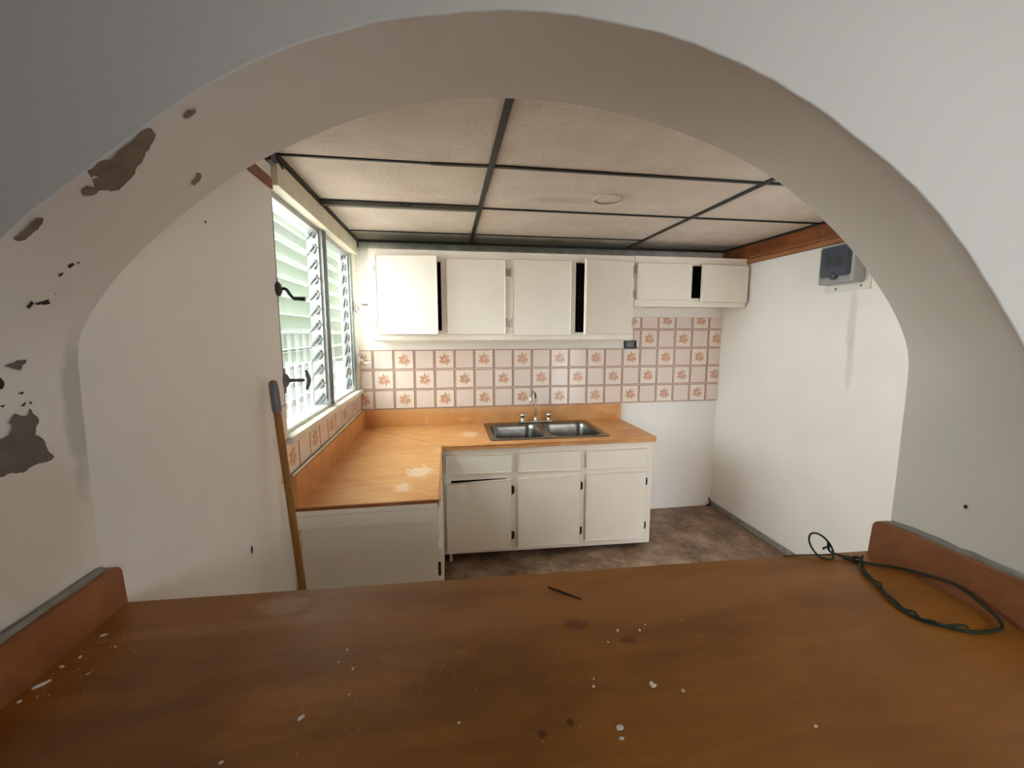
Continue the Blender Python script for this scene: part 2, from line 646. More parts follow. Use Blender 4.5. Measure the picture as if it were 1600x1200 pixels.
def tile(parent, flower, loc, cut=(0.0, 1.0, 0.0, 1.0), rotz=0.0):
    key = (flower,) + tuple(round(c, 3) for c in cut)
    if key not in TM:
        TM[key] = tile_mesh(flower, *cut)
    o = link('tile', TM[key], parent, loc)
    o.rotation_euler = (0, 0, rotz)
    return o


X0, Z0 = 0.100, 0.9475     # first grout line of the tile grid and its bottom
for i in range(-1, 19):
    for r in range(5):
        cut = [0.0, 1.0, 0.0, 1.0]
        if i == -1:
            cut[0] = (0.012 + T - X0) / T
        if i == 18:
            cut[1] = (W - 0.002 - X0 - 18 * T) / T
        if r >= 3:
            if i < 13:
                continue
            if i == 13:
                cut[0] = 0.55 if r == 3 else 0.55
        if r == 4:
            cut[3] = 0.63
        if i == 13 and r == 3:
            cut[0] = 0.62
        tile(wall_back, (i + r) % 2 == 1, (X0 + i * T, -0.004, Z0 + r * T), cut)

# left wall: near part, and the part that holds the window
mb = MB()
se = lambda z: -1.61 + (z - 0.5) * 0.038
za, zb = 0.0, H + 0.02
ya = -2.30
# near stub (jamb side) as a leaning prism
for (a, b) in ((za, zb),):
    p = [(st(a), -2.44, a), (st(a), se(a), a), (-0.22, se(a), a), (-0.22, -2.44, a)]
    q = [(st(b), -2.44, b), (st(b), se(b), b), (-0.22, se(b), b), (-0.22, -2.44, b)]
    mb.add(p + q, [(3, 2, 1, 0), (4, 5, 6, 7), (0, 1, 5, 4), (1, 2, 6, 5), (2, 3, 7, 6), (3, 0, 4, 7)])
# window wall: opening y -1.47..-0.045, z 1.10..2.10
mb.box((-0.09, -1.62, 0.0), (0.0, 0.0, 1.085))
mb.box((-0.09, -1.62, 2.115), (0.0, 0.0, zb))
mb.box((-0.09, -1.62, 1.085), (0.0, -1.485, 2.115))
mb.box((-0.09, -0.045, 1.085), (0.0, 0.0, 2.115))
wall_left = struct(mb.build('wall_left', 'wall'), 'white left wall beside the louvred window', 'wall')
# tiles below the window
for k in range(11):
    ye = -0.012 - k * T
    tile(wall_left, k % 2 == 1, (0.0, ye, 0.945), (0.0, 1.0, 0.0, 0.92), math.pi / 2).location = (0.0, ye - T, 0.945)
tile(wall_left, False, (0.0, -1.635, 1.097), (0.0, 0.94, 0.0, 1.0), math.pi / 2)

# little dark marks in the near left wall and the jamb
def mark(parent, c, r, n, stretch=1.0, name='paint_nick'):
    n = Vector(n).normalized()
    a = Vector((0, 0, 1))
    b = n.cross(a)
    m = MB()
    pts = []
    for k in range(9):
        th = 2 * math.pi * k / 9
        rr = r * random.uniform(0.7, 1.25)
        pts.append(Vector(c) + n * 0.0012 + a * rr * stretch * math.sin(th) + b * rr * math.cos(th))
    m.face(pts)
    back = [p - n * 0.003 for p in pts]
    for k in range(9):
        m.face([pts[k - 1], pts[k], back[k], back[k - 1]])
    return m.build(name, 'bare_dark', parent)


mark(wall_left, (st(0.826), -1.861, 0.826), 0.007, (1, 0, 0), 2.2)
mark(wall_left, (st(1.822), -2.005, 1.822), 0.0035, (1, 0, 0))

# right wall
mb = MB()
mb.box((W, -2.75, 0.0), (W + 0.15, 0.0, 2.6))
wall_right = struct(mb.build('wall_right', 'rightwall'), 'plain white right wall of the kitchen', 'wall')
mb = MB()
mb.box((W - 0.012, -2.4, 0.0), (W + 0.001, -0.002, 0.045), 0.004)
struct(mb.build('baseboard_right', 'cement_edge'), 'low grimy grey skirting along the right wall', 'baseboard')

# ------------------------------------------------------------------ front wall with the arch
INC = [(st(.9) + .0008, 0.90), (st(1.2) + .0008, 1.20), (st(1.46) + .0008, 1.46), (0.0205, 1.521), (0.069, 1.597), (0.113, 1.647), (0.168, 1.698), (0.223, 1.745), (0.277, 1.785),
       (0.309, 1.807), (0.357, 1.835), (0.438, 1.875), (0.503, 1.901), (0.547, 1.916), (0.62, 1.935), (0.70, 1.947), (0.779, 1.95),
       (0.86, 1.949), (0.94, 1.942), (1.03, 1.926), (1.12, 1.903), (1.22, 1.870), (1.319, 1.823), (1.386, 1.776), (1.433, 1.744),
       (1.498, 1.688), (1.567, 1.614), (1.612, 1.556), (1.648, 1.487), (1.651, 1.44), (1.65, 1.2), (1.648, 0.90)]
OUTC = [(0.002, 0.90), (0.002, 1.20), (0.002, 1.46), (0.02, 1.53), (0.055, 1.59), (0.103, 1.646), (0.2, 1.722), (0.294, 1.79), (0.342, 1.825),
        (0.42, 1.867), (0.499, 1.899), (0.577, 1.922), (0.658, 1.937), (0.739, 1.946), (0.823, 1.944), (0.91, 1.935), (1.0, 1.915),
        (1.094, 1.883), (1.194, 1.836), (1.301, 1.771), (1.359, 1.726), (1.42, 1.671), (1.485, 1.598), (1.541, 1.529), (1.592, 1.46),
        (1.630, 1.39), (1.647, 1.32), (1.648, 1.2), (1.648, 0.90)]


def resample(P, n):
    P = [Vector((a, b, 0)) for a, b in P]
    d = [0.0]
    for i in range(1, len(P)):
        d.append(d[-1] + (P[i] - P[i - 1]).length)
    out, j = [], 0
    for k in range(n):
        t = d[-1] * k / (n - 1)
        while j < len(P) - 2 and d[j + 1] < t:
            j += 1
        f = (t - d[j]) / (d[j + 1] - d[j])
        out.append(P[j].lerp(P[j + 1], f))
    # light smoothing
    for _ in range(3):
        out = [out[0]] + [(out[i - 1] + 2 * out[i] + out[i + 1]) / 4 for i in range(1, n - 1)] + [out[-1]]
    return [(p.x, p.y) for p in out]


NA = 150
A2, B2 = resample(INC, NA), resample(OUTC, NA)
rw = random.Random(11)
wob = [0.0]
for i in range(NA):
    wob.append(wob[-1] * 0.7 + rw.uniform(-1, 1) * 0.0011)
B2 = [(x + w * 0.6, z + w) for (x, z), w in zip(B2, wob)]
inner = [Vector((x, yin(x), z)) for x, z in A2]
outer = [Vector((x, yout(x), z)) for x, z in B2]
rings = []
nrm = []
for i in range(NA):
    a, b = B2[max(i - 1, 0)], B2[min(i + 1, NA - 1)]
    t = Vector((b[0] - a[0], b[1] - a[1])).normalized()
    nrm.append(Vector((-t.y, t.x)))            # away from the opening
er = 0.0022
mb = MB()
V, F = [], []
steps = 7
rows = []
for k in range(steps + 1):
    f = k / steps
    rows.append([inner[i].lerp(outer[i] + Vector((0, er, 0)), f) for i in range(NA)])
rows.insert(-1, [inner[i].lerp(outer[i] + Vector((0, er * 2.2, 0)), 1.0) for i in range(NA)])
rows.append([outer[i] + Vector((nrm[i].x * er * 0.3, er * 0.3, nrm[i].y * er * 0.3)) for i in range(NA)])
rows.append([Vector((outer[i].x + nrm[i].x * er, yout(outer[i].x + nrm[i].x * er), outer[i].z + nrm[i].y * er)) for i in range(NA)])
for row in rows:
    V += row
for k in range(len(rows) - 1):
    for i in range(NA - 1):
        F.append((k * NA + i, k * NA + i + 1, (k + 1) * NA + i + 1, (k + 1) * NA + i))
mb.add(V, F, 0, True)
ZT = 2.75


def sheet(P, fy, xl, xr):
    """flat wall face around the opening outline P (list of vectors) in the plane y = fy(x)"""
    half = max(range(NA), key=lambda i: P[i].z)
    pt = lambda x, z: (x, fy(x), z)
    b = len(mb.v)
    for i in range(NA - 1):
        p, q = P[i], P[i + 1]
        if p.z < 1.40 and q.z < 1.40:
            side = xl if i < half else xr
            mb.face([pt(p.x, p.z), pt(q.x, q.z), pt(side, q.z), pt(side, p.z)], 0, True)
        else:
            # fan outwards to a far frame
            def far(v):
                k = (v.x - xm) / (P[-1].x - P[0].x) * 2
                return (xm + k * (xr - xl) / 2 * 1.0, ZT) if abs(k) < 0.999 else ((xl if k < 0 else xr), ZT)
            xm = (P[0].x + P[-1].x) / 2
            fp, fq = far(p), far(q)
            mb.face([pt(p.x, p.z), pt(q.x, q.z), pt(*fq), pt(*fp)], 0, True)
    # shoulders between the side strips and the fan
    for side, rng in ((xl, range(0, half)), (xr, range(NA - 1, half, -1))):
        last = None
        for i in rng:
            if P[i].z < 1.40:
                last = i
        j = last
        nxt = j + (1 if side == xl else -1)
        mb.face([pt(P[j].x, P[j].z), pt(P[nxt].x, P[nxt].z), pt(side, P[nxt].z), pt(side, P[j].z)], 0, True) if False else None


def wallface(P, fy, xl, xr):
    """front or back face: vertical strips above the outline, side panels beside it"""
    pt = lambda x, z: (x, fy(x), z)
    top = max(range(NA), key=lambda i: P[i].z)
    i0 = min(range(top), key=lambda i: (P[i].x, -P[i].z))
    i1 = max(range(top, NA), key=lambda i: (P[i].x, P[i].z))
    for i in range(i0, i1):
        p, q = P[i], P[i + 1]
        mb.face([pt(p.x, p.z), pt(q.x, q.z), pt(q.x, ZT), pt(p.x, ZT)], 0)
    # below the widest points the outline is near vertical: panels out to the side
    for rng, side, e in ((range(0, i0), xl, i0), (range(i1, NA - 1), xr, i1)):
        for i in rng:
            p, q = P[i], P[i + 1]
            mb.face([pt(p.x, p.z), pt(q.x, q.z), pt(side, q.z), pt(side, p.z)], 0)
        mb.face([pt(P[e].x, P[e].z), pt(P[e].x, ZT), pt(side, ZT), pt(side, P[e].z)], 0)


XL, XR = -1.9, 2.24
wallface(rows[-1], yout, XL, XR)
wallface(rows[0], yin, -0.1, XR)
# right of the arch an unseen slot is added to brighten the kitchen with daylight
mb.box((2.445, -2.78, 0), (W + 0.15, -2.53, ZT))
mb.box((XR, -2.78, 2.0), (2.445, -2.53, ZT))
mb.face([(XR, -2.80, 0), (XR, -2.50, 0), (XR, -2.50, ZT), (XR, -2.80, ZT)])
# wall under the bar
for fy, a, b in ((yout, XL, XR), (yin, -0.1, XR)):
    mb.face([(a, fy(a), 0), (b, fy(b), 0), (b, fy(b), 0.90), (a, fy(a), 0.90)])
mb.face([(-0.05, yin(0) + .0, 0.9), (1.7, yin(1.7), 0.9), (1.7, yout(1.7), 0.9), (-0.05, yout(0), 0.9)])
wall_front = struct(mb.build('wall_front', 'front'), 'white plaster wall pierced by the wide arch', 'wall')

# places where the paint has come off the arch
PATCH = [[[0.2232,-2.664,1.7363],[0.2301,-2.6615,1.7414],[0.2314,-2.6487,1.7427],[0.2381,-2.6424,1.7478],[0.2498,-2.648,1.7561],[0.2611,-2.6479,1.7644],[0.275,-2.6568,1.7741],[0.2828,-2.6551,1.7798],[0.2877,-2.6511,1.7835],[0.2859,-2.6354,1.7827],[0.276,-2.6264,1.776],[0.2628,-2.6184,1.7666],[0.2505,-2.6076,1.7581],[0.2387,-2.6023,1.7496],[0.2323,-2.5954,1.7451],[0.2216,-2.5921,1.7374],[0.2058,-2.5877,1.7255],[0.2005,-2.5952,1.7212],[0.1978,-2.607,1.719],[0.1885,-2.6085,1.7115],[0.1845,-2.6187,1.7082],[0.1891,-2.6282,1.7117],[0.1964,-2.6284,1.7175],[0.1991,-2.617,1.7198],[0.2102,-2.6411,1.7277],[0.2129,-2.6539,1.7293]],[[0.1084,-2.63,1.6478],[0.1179,-2.6318,1.6555],[0.13,-2.6326,1.665],[0.141,-2.6362,1.6738],[0.1435,-2.6296,1.6757],[0.1358,-2.6219,1.6694],[0.1219,-2.6197,1.6583],[0.112,-2.6175,1.6505],[0.1077,-2.6228,1.6469]],[[0.3196,-2.6365,1.8069],[0.3269,-2.6396,1.8121],[0.3332,-2.6355,1.8168],[0.332,-2.629,1.8161],[0.3241,-2.6264,1.8105],[0.3186,-2.631,1.8063]],[[0.255,-2.5059,1.7647],[0.2642,-2.5102,1.7714],[0.2716,-2.5182,1.7766],[0.272,-2.5085,1.7772],[0.2642,-2.4979,1.7718],[0.2539,-2.4954,1.7643]],[[0.0947,-2.5383,1.6286],[0.0994,-2.5351,1.6338],[0.098,-2.5292,1.6319],[0.0926,-2.5317,1.6258]],[[0.1018,-2.5313,1.6363],[0.1021,-2.5251,1.6364],[0.0997,-2.5245,1.6336]],[[0.0829,-2.54,1.6151],[0.0876,-2.5367,1.6203],[0.084,-2.5338,1.616],[0.0811,-2.5359,1.6129]],[[0.0475,-2.5527,1.5677],[0.0533,-2.5507,1.577],[0.0514,-2.5451,1.5737],[0.0462,-2.5468,1.5653]],[[0.0514,-2.5451,1.5737],[0.0533,-2.5372,1.5762],[0.0566,-2.5273,1.5808],[0.053,-2.5207,1.5745],[0.0513,-2.5272,1.5722],[0.0504,-2.5383,1.5714]],[[0.0631,-2.5288,1.5911],[0.065,-2.5224,1.5936],[0.0614,-2.5209,1.588]],[[0.0133,-2.5583,1.4825],[0.0146,-2.5503,1.4857],[0.0156,-2.5406,1.4901],[0.0163,-2.5269,1.4902],[0.0156,-2.5269,1.485],[0.0147,-2.5321,1.4819],[0.0133,-2.5355,1.474],[0.0138,-2.5449,1.4781]],[[0.0108,-2.5662,1.4698],[0.0103,-2.5602,1.4651],[0.0099,-2.5566,1.4558],[0.0095,-2.5607,1.4488],[0.009,-2.5668,1.4515]],[[0.011,-2.5406,1.4402],[0.0118,-2.5315,1.4419],[0.0115,-2.5348,1.4375]],[[0.0109,-2.5395,1.4206],[0.0117,-2.5308,1.426],[0.0113,-2.5342,1.4197]],[[0.0121,-2.526,1.4272],[0.0123,-2.5221,1.4215],[0.012,-2.5258,1.4212]],[[0.0088,-2.5685,1.4257],[0.0095,-2.5593,1.4269],[0.0092,-2.5623,1.4227]],[[0.0068,-2.5909,1.3788],[0.0083,-2.5712,1.3783],[0.009,-2.5609,1.3805],[0.0096,-2.5542,1.3933],[0.0093,-2.5586,1.3992],[0.0098,-2.5534,1.4067],[0.0102,-2.5485,1.4115],[0.0107,-2.542,1.4073],[0.0114,-2.5315,1.4052],[0.0119,-2.5275,1.4154],[0.012,-2.5239,1.4068],[0.0124,-2.5172,1.3994],[0.0125,-2.5158,1.395],[0.0119,-2.522,1.383],[0.0117,-2.5242,1.3733],[0.0121,-2.5172,1.3675],[0.0125,-2.5105,1.3575],[0.0125,-2.5088,1.3465],[0.0129,-2.4995,1.33],[0.0126,-2.5041,1.326],[0.0112,-2.5241,1.327],[0.0102,-2.5386,1.3245],[0.0095,-2.5484,1.3198],[0.0085,-2.5628,1.3247],[0.0075,-2.5782,1.3233],[0.0064,-2.5946,1.3319]],[[0.021,-2.4623,1.5107],[0.0213,-2.4574,1.5138],[0.0206,-2.457,1.502],[0.0203,-2.4606,1.5]]]
for n, P in enumerate(PATCH):
    P = [Vector((p[0], max(p[1], yout(p[0]) - 0.001), p[2])) for p in P]
    # jagged outline
    Q = []
    for i in range(len(P)):
        a, b = P[i], P[(i + 1) % len(P)]
        L = (b - a).length
        k = max(1, int(L / 0.004))
        for j in range(k):
            p = a.lerp(b, j / k)
            if j:
                p += Vector((random.uniform(-.3, 1) * 0.0006, random.uniform(-1, 1) * 0.0012, random.uniform(-1, 1) * 0.0012))
            Q.append(p)
    bm = bmesh.new()
    vs = [bm.verts.new(p) for p in Q]
    es = [bm.edges.new((vs[i - 1], vs[i])) for i in range(len(vs))]
    bmesh.ops.triangle_fill(bm, use_beauty=True, edges=es)
    m = MB()
    m.bm(bm)
    big = len(P) > 8
    mat = 'bare_brown' if n in (0, 1, 2, 3) else ('bare' if n in (10, 16) else 'bare_dark')
    m.build('peeled_paint_patch', mat, wall_front, recalc=True)
mark(wall_front, (1.6485, -2.63, 1.190), 0.0022, (-1, 0, 0), 1.6)
mark(wall_front, (1.646, -2.67, 1.366), 0.003, (-1, 0, 0), 1.0)

# the room the photograph is taken from: a partition at its right, a small window at its back
mb = MB()
mb.box((XL - 0.1, -4.3, 0), (XL, -2.45, 2.8))
mb.box((2.0, -4.3, 0), (2.1, -2.76, 2.8))
for lo, hi in (((XL, -4.3, 0), (1.35, -4.2, 2.8)), ((1.85, -4.3, 0), (2.0, -4.2, 2.8)), ((1.35, -4.3, 1.88), (1.85, -4.2, 2.8)), ((1.35, -4.3, 0), (1.85, -4.2, 1.43))):
    mb.box(lo, hi)
struct(mb.build('wall_room', 'room'), 'taupe walls of the room behind the viewer', 'wall')
mb = MB()
mb.box((XL - 0.1, -4.3, 2.70), (2.1, -2.62, 2.82))
struct(mb.build('ceiling_room', 'room'), 'taupe ceiling of the room behind the viewer', 'ceiling')

# ------------------------------------------------------------------ ceiling: boards in a dark grid
mb = MB()
mb.box((-0.2, -2.55, H + 0.05), (W + 0.15, 0.1, H + 0.12))
ceiling = struct(mb.build('ceiling', 'dark'), 'suspended ceiling of textured boards in a dark metal grid', 'ceiling')
xs_ = [0.006, 0.841, 2.077, W - 0.02]
ys_ = [-2.44, -1.491, -0.910, -0.301, -0.004]
for i in range(3):
    for j in range(4):
        mb = MB()
        dz = random.uniform(-0.001, 0.002)
        a, b = (xs_[i] + 0.004, ys_[j] + 0.004), (xs_[i + 1] - 0.004, ys_[j + 1] - 0.004)
        mb.box((a[0], a[1], H + 0.003 + dz), (b[0], b[1], H + 0.015 + dz))
        mb.build('ceiling_board', 'panel', ceiling)


def bar_piece(name, p, q, w, h, mat='tee'):
    p, q = Vector(p), Vector(q)
    t = (q - p).normalized()
    s = Vector((-t.y, t.x, 0)) * w / 2
    m = MB()
    top, bot = H + 0.004, H - h
    P = [p - s, p + s, q + s, q - s]
    m.add([(v.x, v.y, bot) for v in P] + [(v.x, v.y, top) for v in P],
          [(0, 1, 2, 3), (7, 6, 5, 4), (0, 4, 5, 1), (1, 5, 6, 2), (2, 6, 7, 3), (3, 7, 4, 0)])
    return m.build(name, mat, ceiling)


bar_piece('main_tee', (0.841, -2.43, 0), (0.841, -0.004, 0), 0.024, 0.005)
bar_piece('main_tee', (2.077, -2.43, 0), (2.077, -0.004, 0), 0.022, 0.005)
bar_piece('cross_tee', (0.03, -1.485, 0), (0.60, -1.488, 0), 0.012, 0.003)
bar_piece('cross_tee', (0.60, -1.488, 0), (0.83, -1.497, 0), 0.020, 0.004)
bar_piece('cross_tee', (0.852, -1.497, 0), (2.066, -1.491, 0), 0.018, 0.004)
bar_piece('cross_tee', (2.088, -1.491, 0), (W - 0.02, -1.491, 0), 0.018, 0.004)
bar_piece('cross_tee', (0.852, -0.915, 0), (2.066, -0.910, 0), 0.014, 0.004)
bar_piece('cross_tee', (2.088, -0.910, 0), (W - 0.02, -0.910, 0), 0.014, 0.004)
bar_piece('cross_tee', (0.03, -0.301, 0), (0.83, -0.301, 0), 0.010, 0.003)
bar_piece('cross_tee', (0.852, -0.301, 0), (2.066, -0.301, 0), 0.010, 0.003)
# the deeper grey bar of the left bay, with two small spring clips
deep = bar_piece('deep_cross_tee', (0.03, -0.925, 0), (0.83, -0.932, 0), 0.030, 0.022, 'tee_grey')
m = MB()
m.box((0.03, -0.95, H - 0.002), (0.83, -0.944, H + 0.003))
m.build('dark_edge', 'tee', deep)
for cxp in (0.435, 0.475):
    m = MB()
    m.tube([(cxp + 0.011 * math.cos(a), -0.947, H - 0.018 + 0.013 * math.sin(a)) for a in [math.pi * k / 8 for k in range(9)]], 0.0028, 6)
    m.build('spring_clip', 'tee', deep)
bar_piece('wall_angle', (0.020, -1.62, 0), (0.020, -0.004, 0), 0.034, 0.014)
bar_piece('wall_angle', (0.02, -0.010, 0), (W - 0.02, -0.010, 0), 0.020, 0.012)
bar_piece('wall_angle', (W - 0.012, -2.43, 0), (W - 0.012, -0.004, 0), 0.026, 0.010)
m = MB()
m.box((0.012, -0.03, 2.145), (0.034, -0.006, 2.19), 0.004)
m.build('wall_angle_end', 'tee', ceiling)
# round trim ring let into a board
m = MB()
ring = [(1.470 + 0.073 * math.cos(a), -1.160 + 0.073 * math.sin(a), H + 0.001) for a in [2 * math.pi * k / 40 for k in range(41)]]
m.tube(ring, 0.0045, 8, caps=False)
m.tube([(x * 0.94 + 1.470 * 0.06, y * 0.94 - 1.160 * 0.06, z - 0.001) for x, y, z in ring], 0.0018, 6, 1, caps=False)
m.build('ceiling_ring', ['panel', 'tee_grey'], ceiling)


# brown mouldings under the ceiling
def moulding(name, x0, x1, y0, y1, label):
    m = MB()
    s = 1 if x1 > x0 else -1
    prof = [(0, 2.050), (1.0, 2.050), (1.0, 2.082), (0.86, 2.088), (0.78, 2.095), (0.78, 2.190), (0, 2.190)]
    P = [(x0 + (x1 - x0) * u, z) for u, z in prof]
    n = len(P)
    vs = [(x, y0, z) for x, z in P] + [(x, y1, z) for x, z in P]
    m.add(vs, [(i, (i + 1) % n, n + (i + 1) % n, n + i) for i in range(n)] + [tuple(range(n)), tuple(range(2 * n - 1, n - 1, -1))])
    return struct(m.build(name, 'beam'), label, 'moulding')


tm = moulding('trim_1', W, W - 0.022, -2.40, -0.004, 'brown wooden moulding at the top of the right wall')
m = MB()
m.box((W - 0.026, -2.40, 2.052), (W - 0.0215, -0.004, 2.078), 0.0015)
m.tube([(W - 0.021, -2.40, 2.092), (W - 0.021, -0.004, 2.092)], 0.004, 6)
m.build('lower_bead', 'beam_pale', tm)
moulding('trim_2', 0.004, 0.034, -2.40, -1.553, 'short brown wooden moulding above the near left wall')
m = MB()
m.box((0.028, -1.60, 2.135), (0.050, -1.545, 2.178), 0.004)
m.tube([(0.04, -1.55, 2.15), (0.05, -1.52, 2.155), (0.055, -1.50, 2.14)], 0.004, 8)
tag(m.build('bracket', 'iron'), 'small dark metal bracket at the end of the left moulding', 'bracket')

# ------------------------------------------------------------------ window
WY0, WY1, WZ0, WZ1 = -1.485, -0.045, 1.115, 2.105
win = struct(bpy.data.objects.new('window_1', None), 'tall louvred window of two bays in the left wall', 'window')
COL.objects.link(win)
m = MB()
m.box((-0.11, WY0, 2.085), (0.030, WY1, 2.178), 0.003)
m.build('window_head', 'header', win)
m = MB()
m.box((-0.10, WY0, 2.062), (-0.02, WY1, 2.086), 0.002)
m.build('top_rail', 'alu', win)
m = MB()
m.box((-0.13, WY0 - 0.02, 1.083), (0.030, -0.008, 1.113), 0.004)
m.build('window_sill', 'sill', win)
m = MB()
m.box((-0.10, WY0, 1.113), (-0.015, WY1, 1.128), 0.002)
m.build('bottom_rail', 'alu_white', win)
def jamb(y0, y1, x1=-0.012):
    m = MB()
    m.box((-0.085, y0, 1.118), (x1, y1, 2.086), 0.003)
    # raised lips of the extrusion
    m.box((x1 - 0.004, y0 + 0.002, 1.12), (x1 + 0.006, y0 + 0.007, 2.084))
    m.box((x1 - 0.004, y1 - 0.007, 1.12), (x1 + 0.006, y1 - 0.002, 2.084))
    return m.build('jamb', 'alu', win)
jamb(-1.485, -1.455)
jamb(-0.800, -0.765)
jamb(-0.760, -0.728, -0.008)
jamb(-0.125, -0.090)
m = MB()
m.box((-0.09, -0.090, 1.113), (0.004, -0.045, 2.10), 0.003)
m.build('casing', 'sill', win)

NB = 12
pitch = (2.05 - 1.155) / (NB - 1)


def blade_mesh(length, tilt, hgt=0.100):
    m = MB()
    n = 6
    prof = []
    for k in range(n + 1):
        s = k / n - 0.5
        bow = 0.004 * (1 - (2 * s) ** 2)
        prof.append((s * hgt, bow))
    prof[1], prof[-2] = (prof[0][0] + 0.005, 0.0008), (prof[-1][0] - 0.005, 0.0008)
    ct, stl = math.cos(tilt), math.sin(tilt)
    vs = []
    for yy in (-length / 2, length / 2):
        for sgn in (-1, 1):
            for s, b in prof:
                w = b + sgn * 0.002
                x = -w * ct + s * stl * 1.0
                z = s * ct + w * stl
                vs.append((x, yy, z))
    n1 = n + 1
    fs, es = [], []
    for sgn in (0, 1):
        for k in range(n):
            a = sgn * n1 + k
            (es if k in (0, n - 1) and sgn else fs).append((a, a + 1, 2 * n1 + a + 1, 2 * n1 + a))
    for yy in (0, 1):
        o = yy * 2 * n1
        es.append(tuple(o + k for k in range(n1)) + tuple(o + n1 + k for k in reversed(range(n1))))
    es.append((0, n1, 3 * n1, 2 * n1))
    es.append((n, n1 + n, 3 * n1 + n, 2 * n1 + n))
    m.add(vs, fs, 0, False)
    m.add(vs, es, 1, False)
    return m.mesh('louver_blade', ['louver', 'louver_edge'])


def clip_mesh(tilt, side):
    m = MB()
    R = Matrix.Rotation(tilt, 4, 'Y')
    m.box((-0.006, -0.008, -0.045), (0.006, 0.008, 0.035), 0.002, 0, R)
    m.box((-0.004, -0.010, 0.020), (0.024, 0.010, 0.030), 0.002, 0, R)
    m.box((0.016, -0.010, -0.012), (0.026, 0.010, 0.030), 0.002, 0, R)
    return m.mesh('blade_clip', 'alu_dark')


bays = ((-1.452, -0.805, math.radians(40)), (-0.725, -0.130, math.radians(13)))
for bi, (y0, y1, tl) in enumerate(bays):
    bmesh_ = blade_mesh(y1 - y0 - 0.022, tl)
    cm = clip_mesh(tl, 1)
    for k in range(NB):
        z = 1.165 + pitch * k
        # the window's lower blades stand a touch further open
        b = link('louver_blade', bmesh_, win, (-0.060, (y0 + y1) / 2, z))
        for yy in (y0 + 0.006, y1 - 0.006):
            link('blade_clip', cm, b, (0.0, yy - (y0 + y1) / 2, 0.0))
    m = MB()
    m.box((-0.030, y1 - 0.012, 1.15), (-0.020, y1 - 0.001, 2.06), 0.001)
    m.build('operating_bar', 'alu', win)
m = MB()
m.tube(catmull([(-0.01, -0.118, 1.80), (0.006, -0.11, 1.76), (0.004, -0.105, 1.70), (-0.006, -0.112, 1.64)], 6), 0.004, 8)
m.tube(catmull([(-0.01, -0.118, 1.42), (0.006, -0.11, 1.37), (0.006, -0.105, 1.30), (-0.006, -0.112, 1.22)], 6), 0.004, 8)
m.build('link_rod', 'alu', win)


def operator(loc, mat, arm, tee=False, name='window_crank', flip=1):
    """crank gear: round gear housing, arm and knob (or a T grip)"""
    lx, ly, lz = loc
    m = MB()
    R = Matrix.Translation((lx, ly, lz)) @ Matrix.Rotation(math.pi / 2, 4, 'Y')
    m.lathe([(0.010, -0.02), (0.026, -0.012), (0.030, 0.0), (0.028, 0.012), (0.018, 0.018), (0.009, 0.020)], 18, 0, R)
    m.box((lx - 0.02, ly - 0.017, lz - 0.052), (lx + 0.004, ly + 0.017, lz + 0.052), 0.006)
    o = m.build('crank_housing', mat, win)
    m = MB()
    if tee:
        m.tube([(lx + 0.015, ly, lz), (lx + 0.075, ly + 0.015, lz)], 0.0075, 10)
        m.tube(catmull([(lx + 0.080, ly + 0.017, lz + 0.040), (lx + 0.090, ly + 0.020, lz), (lx + 0.080, ly + 0.017, lz - 0.040)], 6), [0.006] * 3 + [0.009] * 7 + [0.006] * 3, 10)
    else:
        pts = [(lx + 0.016, ly, lz), (lx + 0.030, ly + arm[0] * 0.25, lz + 0.002), (lx + 0.036, ly + arm[0] * 0.65, lz + arm[1] * 0.6), (lx + 0.040, ly + arm[0], lz + arm[1])]
        m.tube(catmull(pts, 6), 0.0065, 10)
        e = pts[-1]
        m.tube([e, (e[0] + 0.045, e[1] + 0.004, e[2] - 0.002)], [0.008, 0.010], 12)
    m.build('crank_handle', mat, o)
    return o


operator((-0.006, -1.478, 1.700), 'iron', (0.065, -0.030))
operator((-0.006, -1.462, 1.338), 'gun', None, True)
operator((0.006, -0.075, 1.700), 'chrome', (0.012, 0.030))
operator((0.006, -0.072, 1.330), 'alu_white', (0.010, -0.02))

# outside: security grille, yard, added dark backdrop and white screen
gr = thing('security_grille', (-0.17, -0.77, 1.05), 'grey security grille of upright bars outside the louvred window', 'grille')
for k in range(13):
    m = MB()
    y = -0.72 + k * 0.12
    m.box((-0.010, y - 0.012, 0.0), (0.010, y + 0.012, 0.50), 0.003)
    m.build('grille_bar', 'grille', gr)
for z in (0.02, 0.49):
    m = MB()
    m.box((-0.012, -0.76, z - 0.014), (0.012, 0.76, z + 0.014), 0.003)
    m.build('grille_rail', 'grille', gr)
m = MB()
m.box((-9.0, -8.0, -0.16), (-0.25, 6.0, -0.06))
struct(m.build('ground', 'concrete'), 'pale concrete yard outside the window', 'ground')
sh = thing('added_backdrop', (-0.85, 1.2, -0.06), 'added dim green backdrop darkening the view outside the louvred window', 'backdrop')
sh['kind'] = 'structure'
ps = Part(sh)  # added dark enclosure, there only to dim the view through the louvres
for nm, lo, hi, mt in (('side_wall', (-1.20, 0.35, -0.06), (-1.14, 1.5, 2.75), 'backdrop'), ('side_wall', (0.30, 0.35, -0.06), (0.36, 1.5, 2.75), 'backdrop'),
                       ('rear_wall', (-1.14, 1.44, -0.06), (0.30, 1.5, 2.75), 'backdrop'), ('backdrop_roof', (-1.28, 0.25, 2.75), (0.42, 1.6, 2.83), 'concrete')):
    m = MB()
    m.box(lo, hi, 0.005)
    ps(m, nm, mt)
m = MB()
m.box((-0.90, 0.20, -0.06), (0.36, 0.30, 1.30), 0.01)  # added white slab, makes the lower louvre gaps look bright
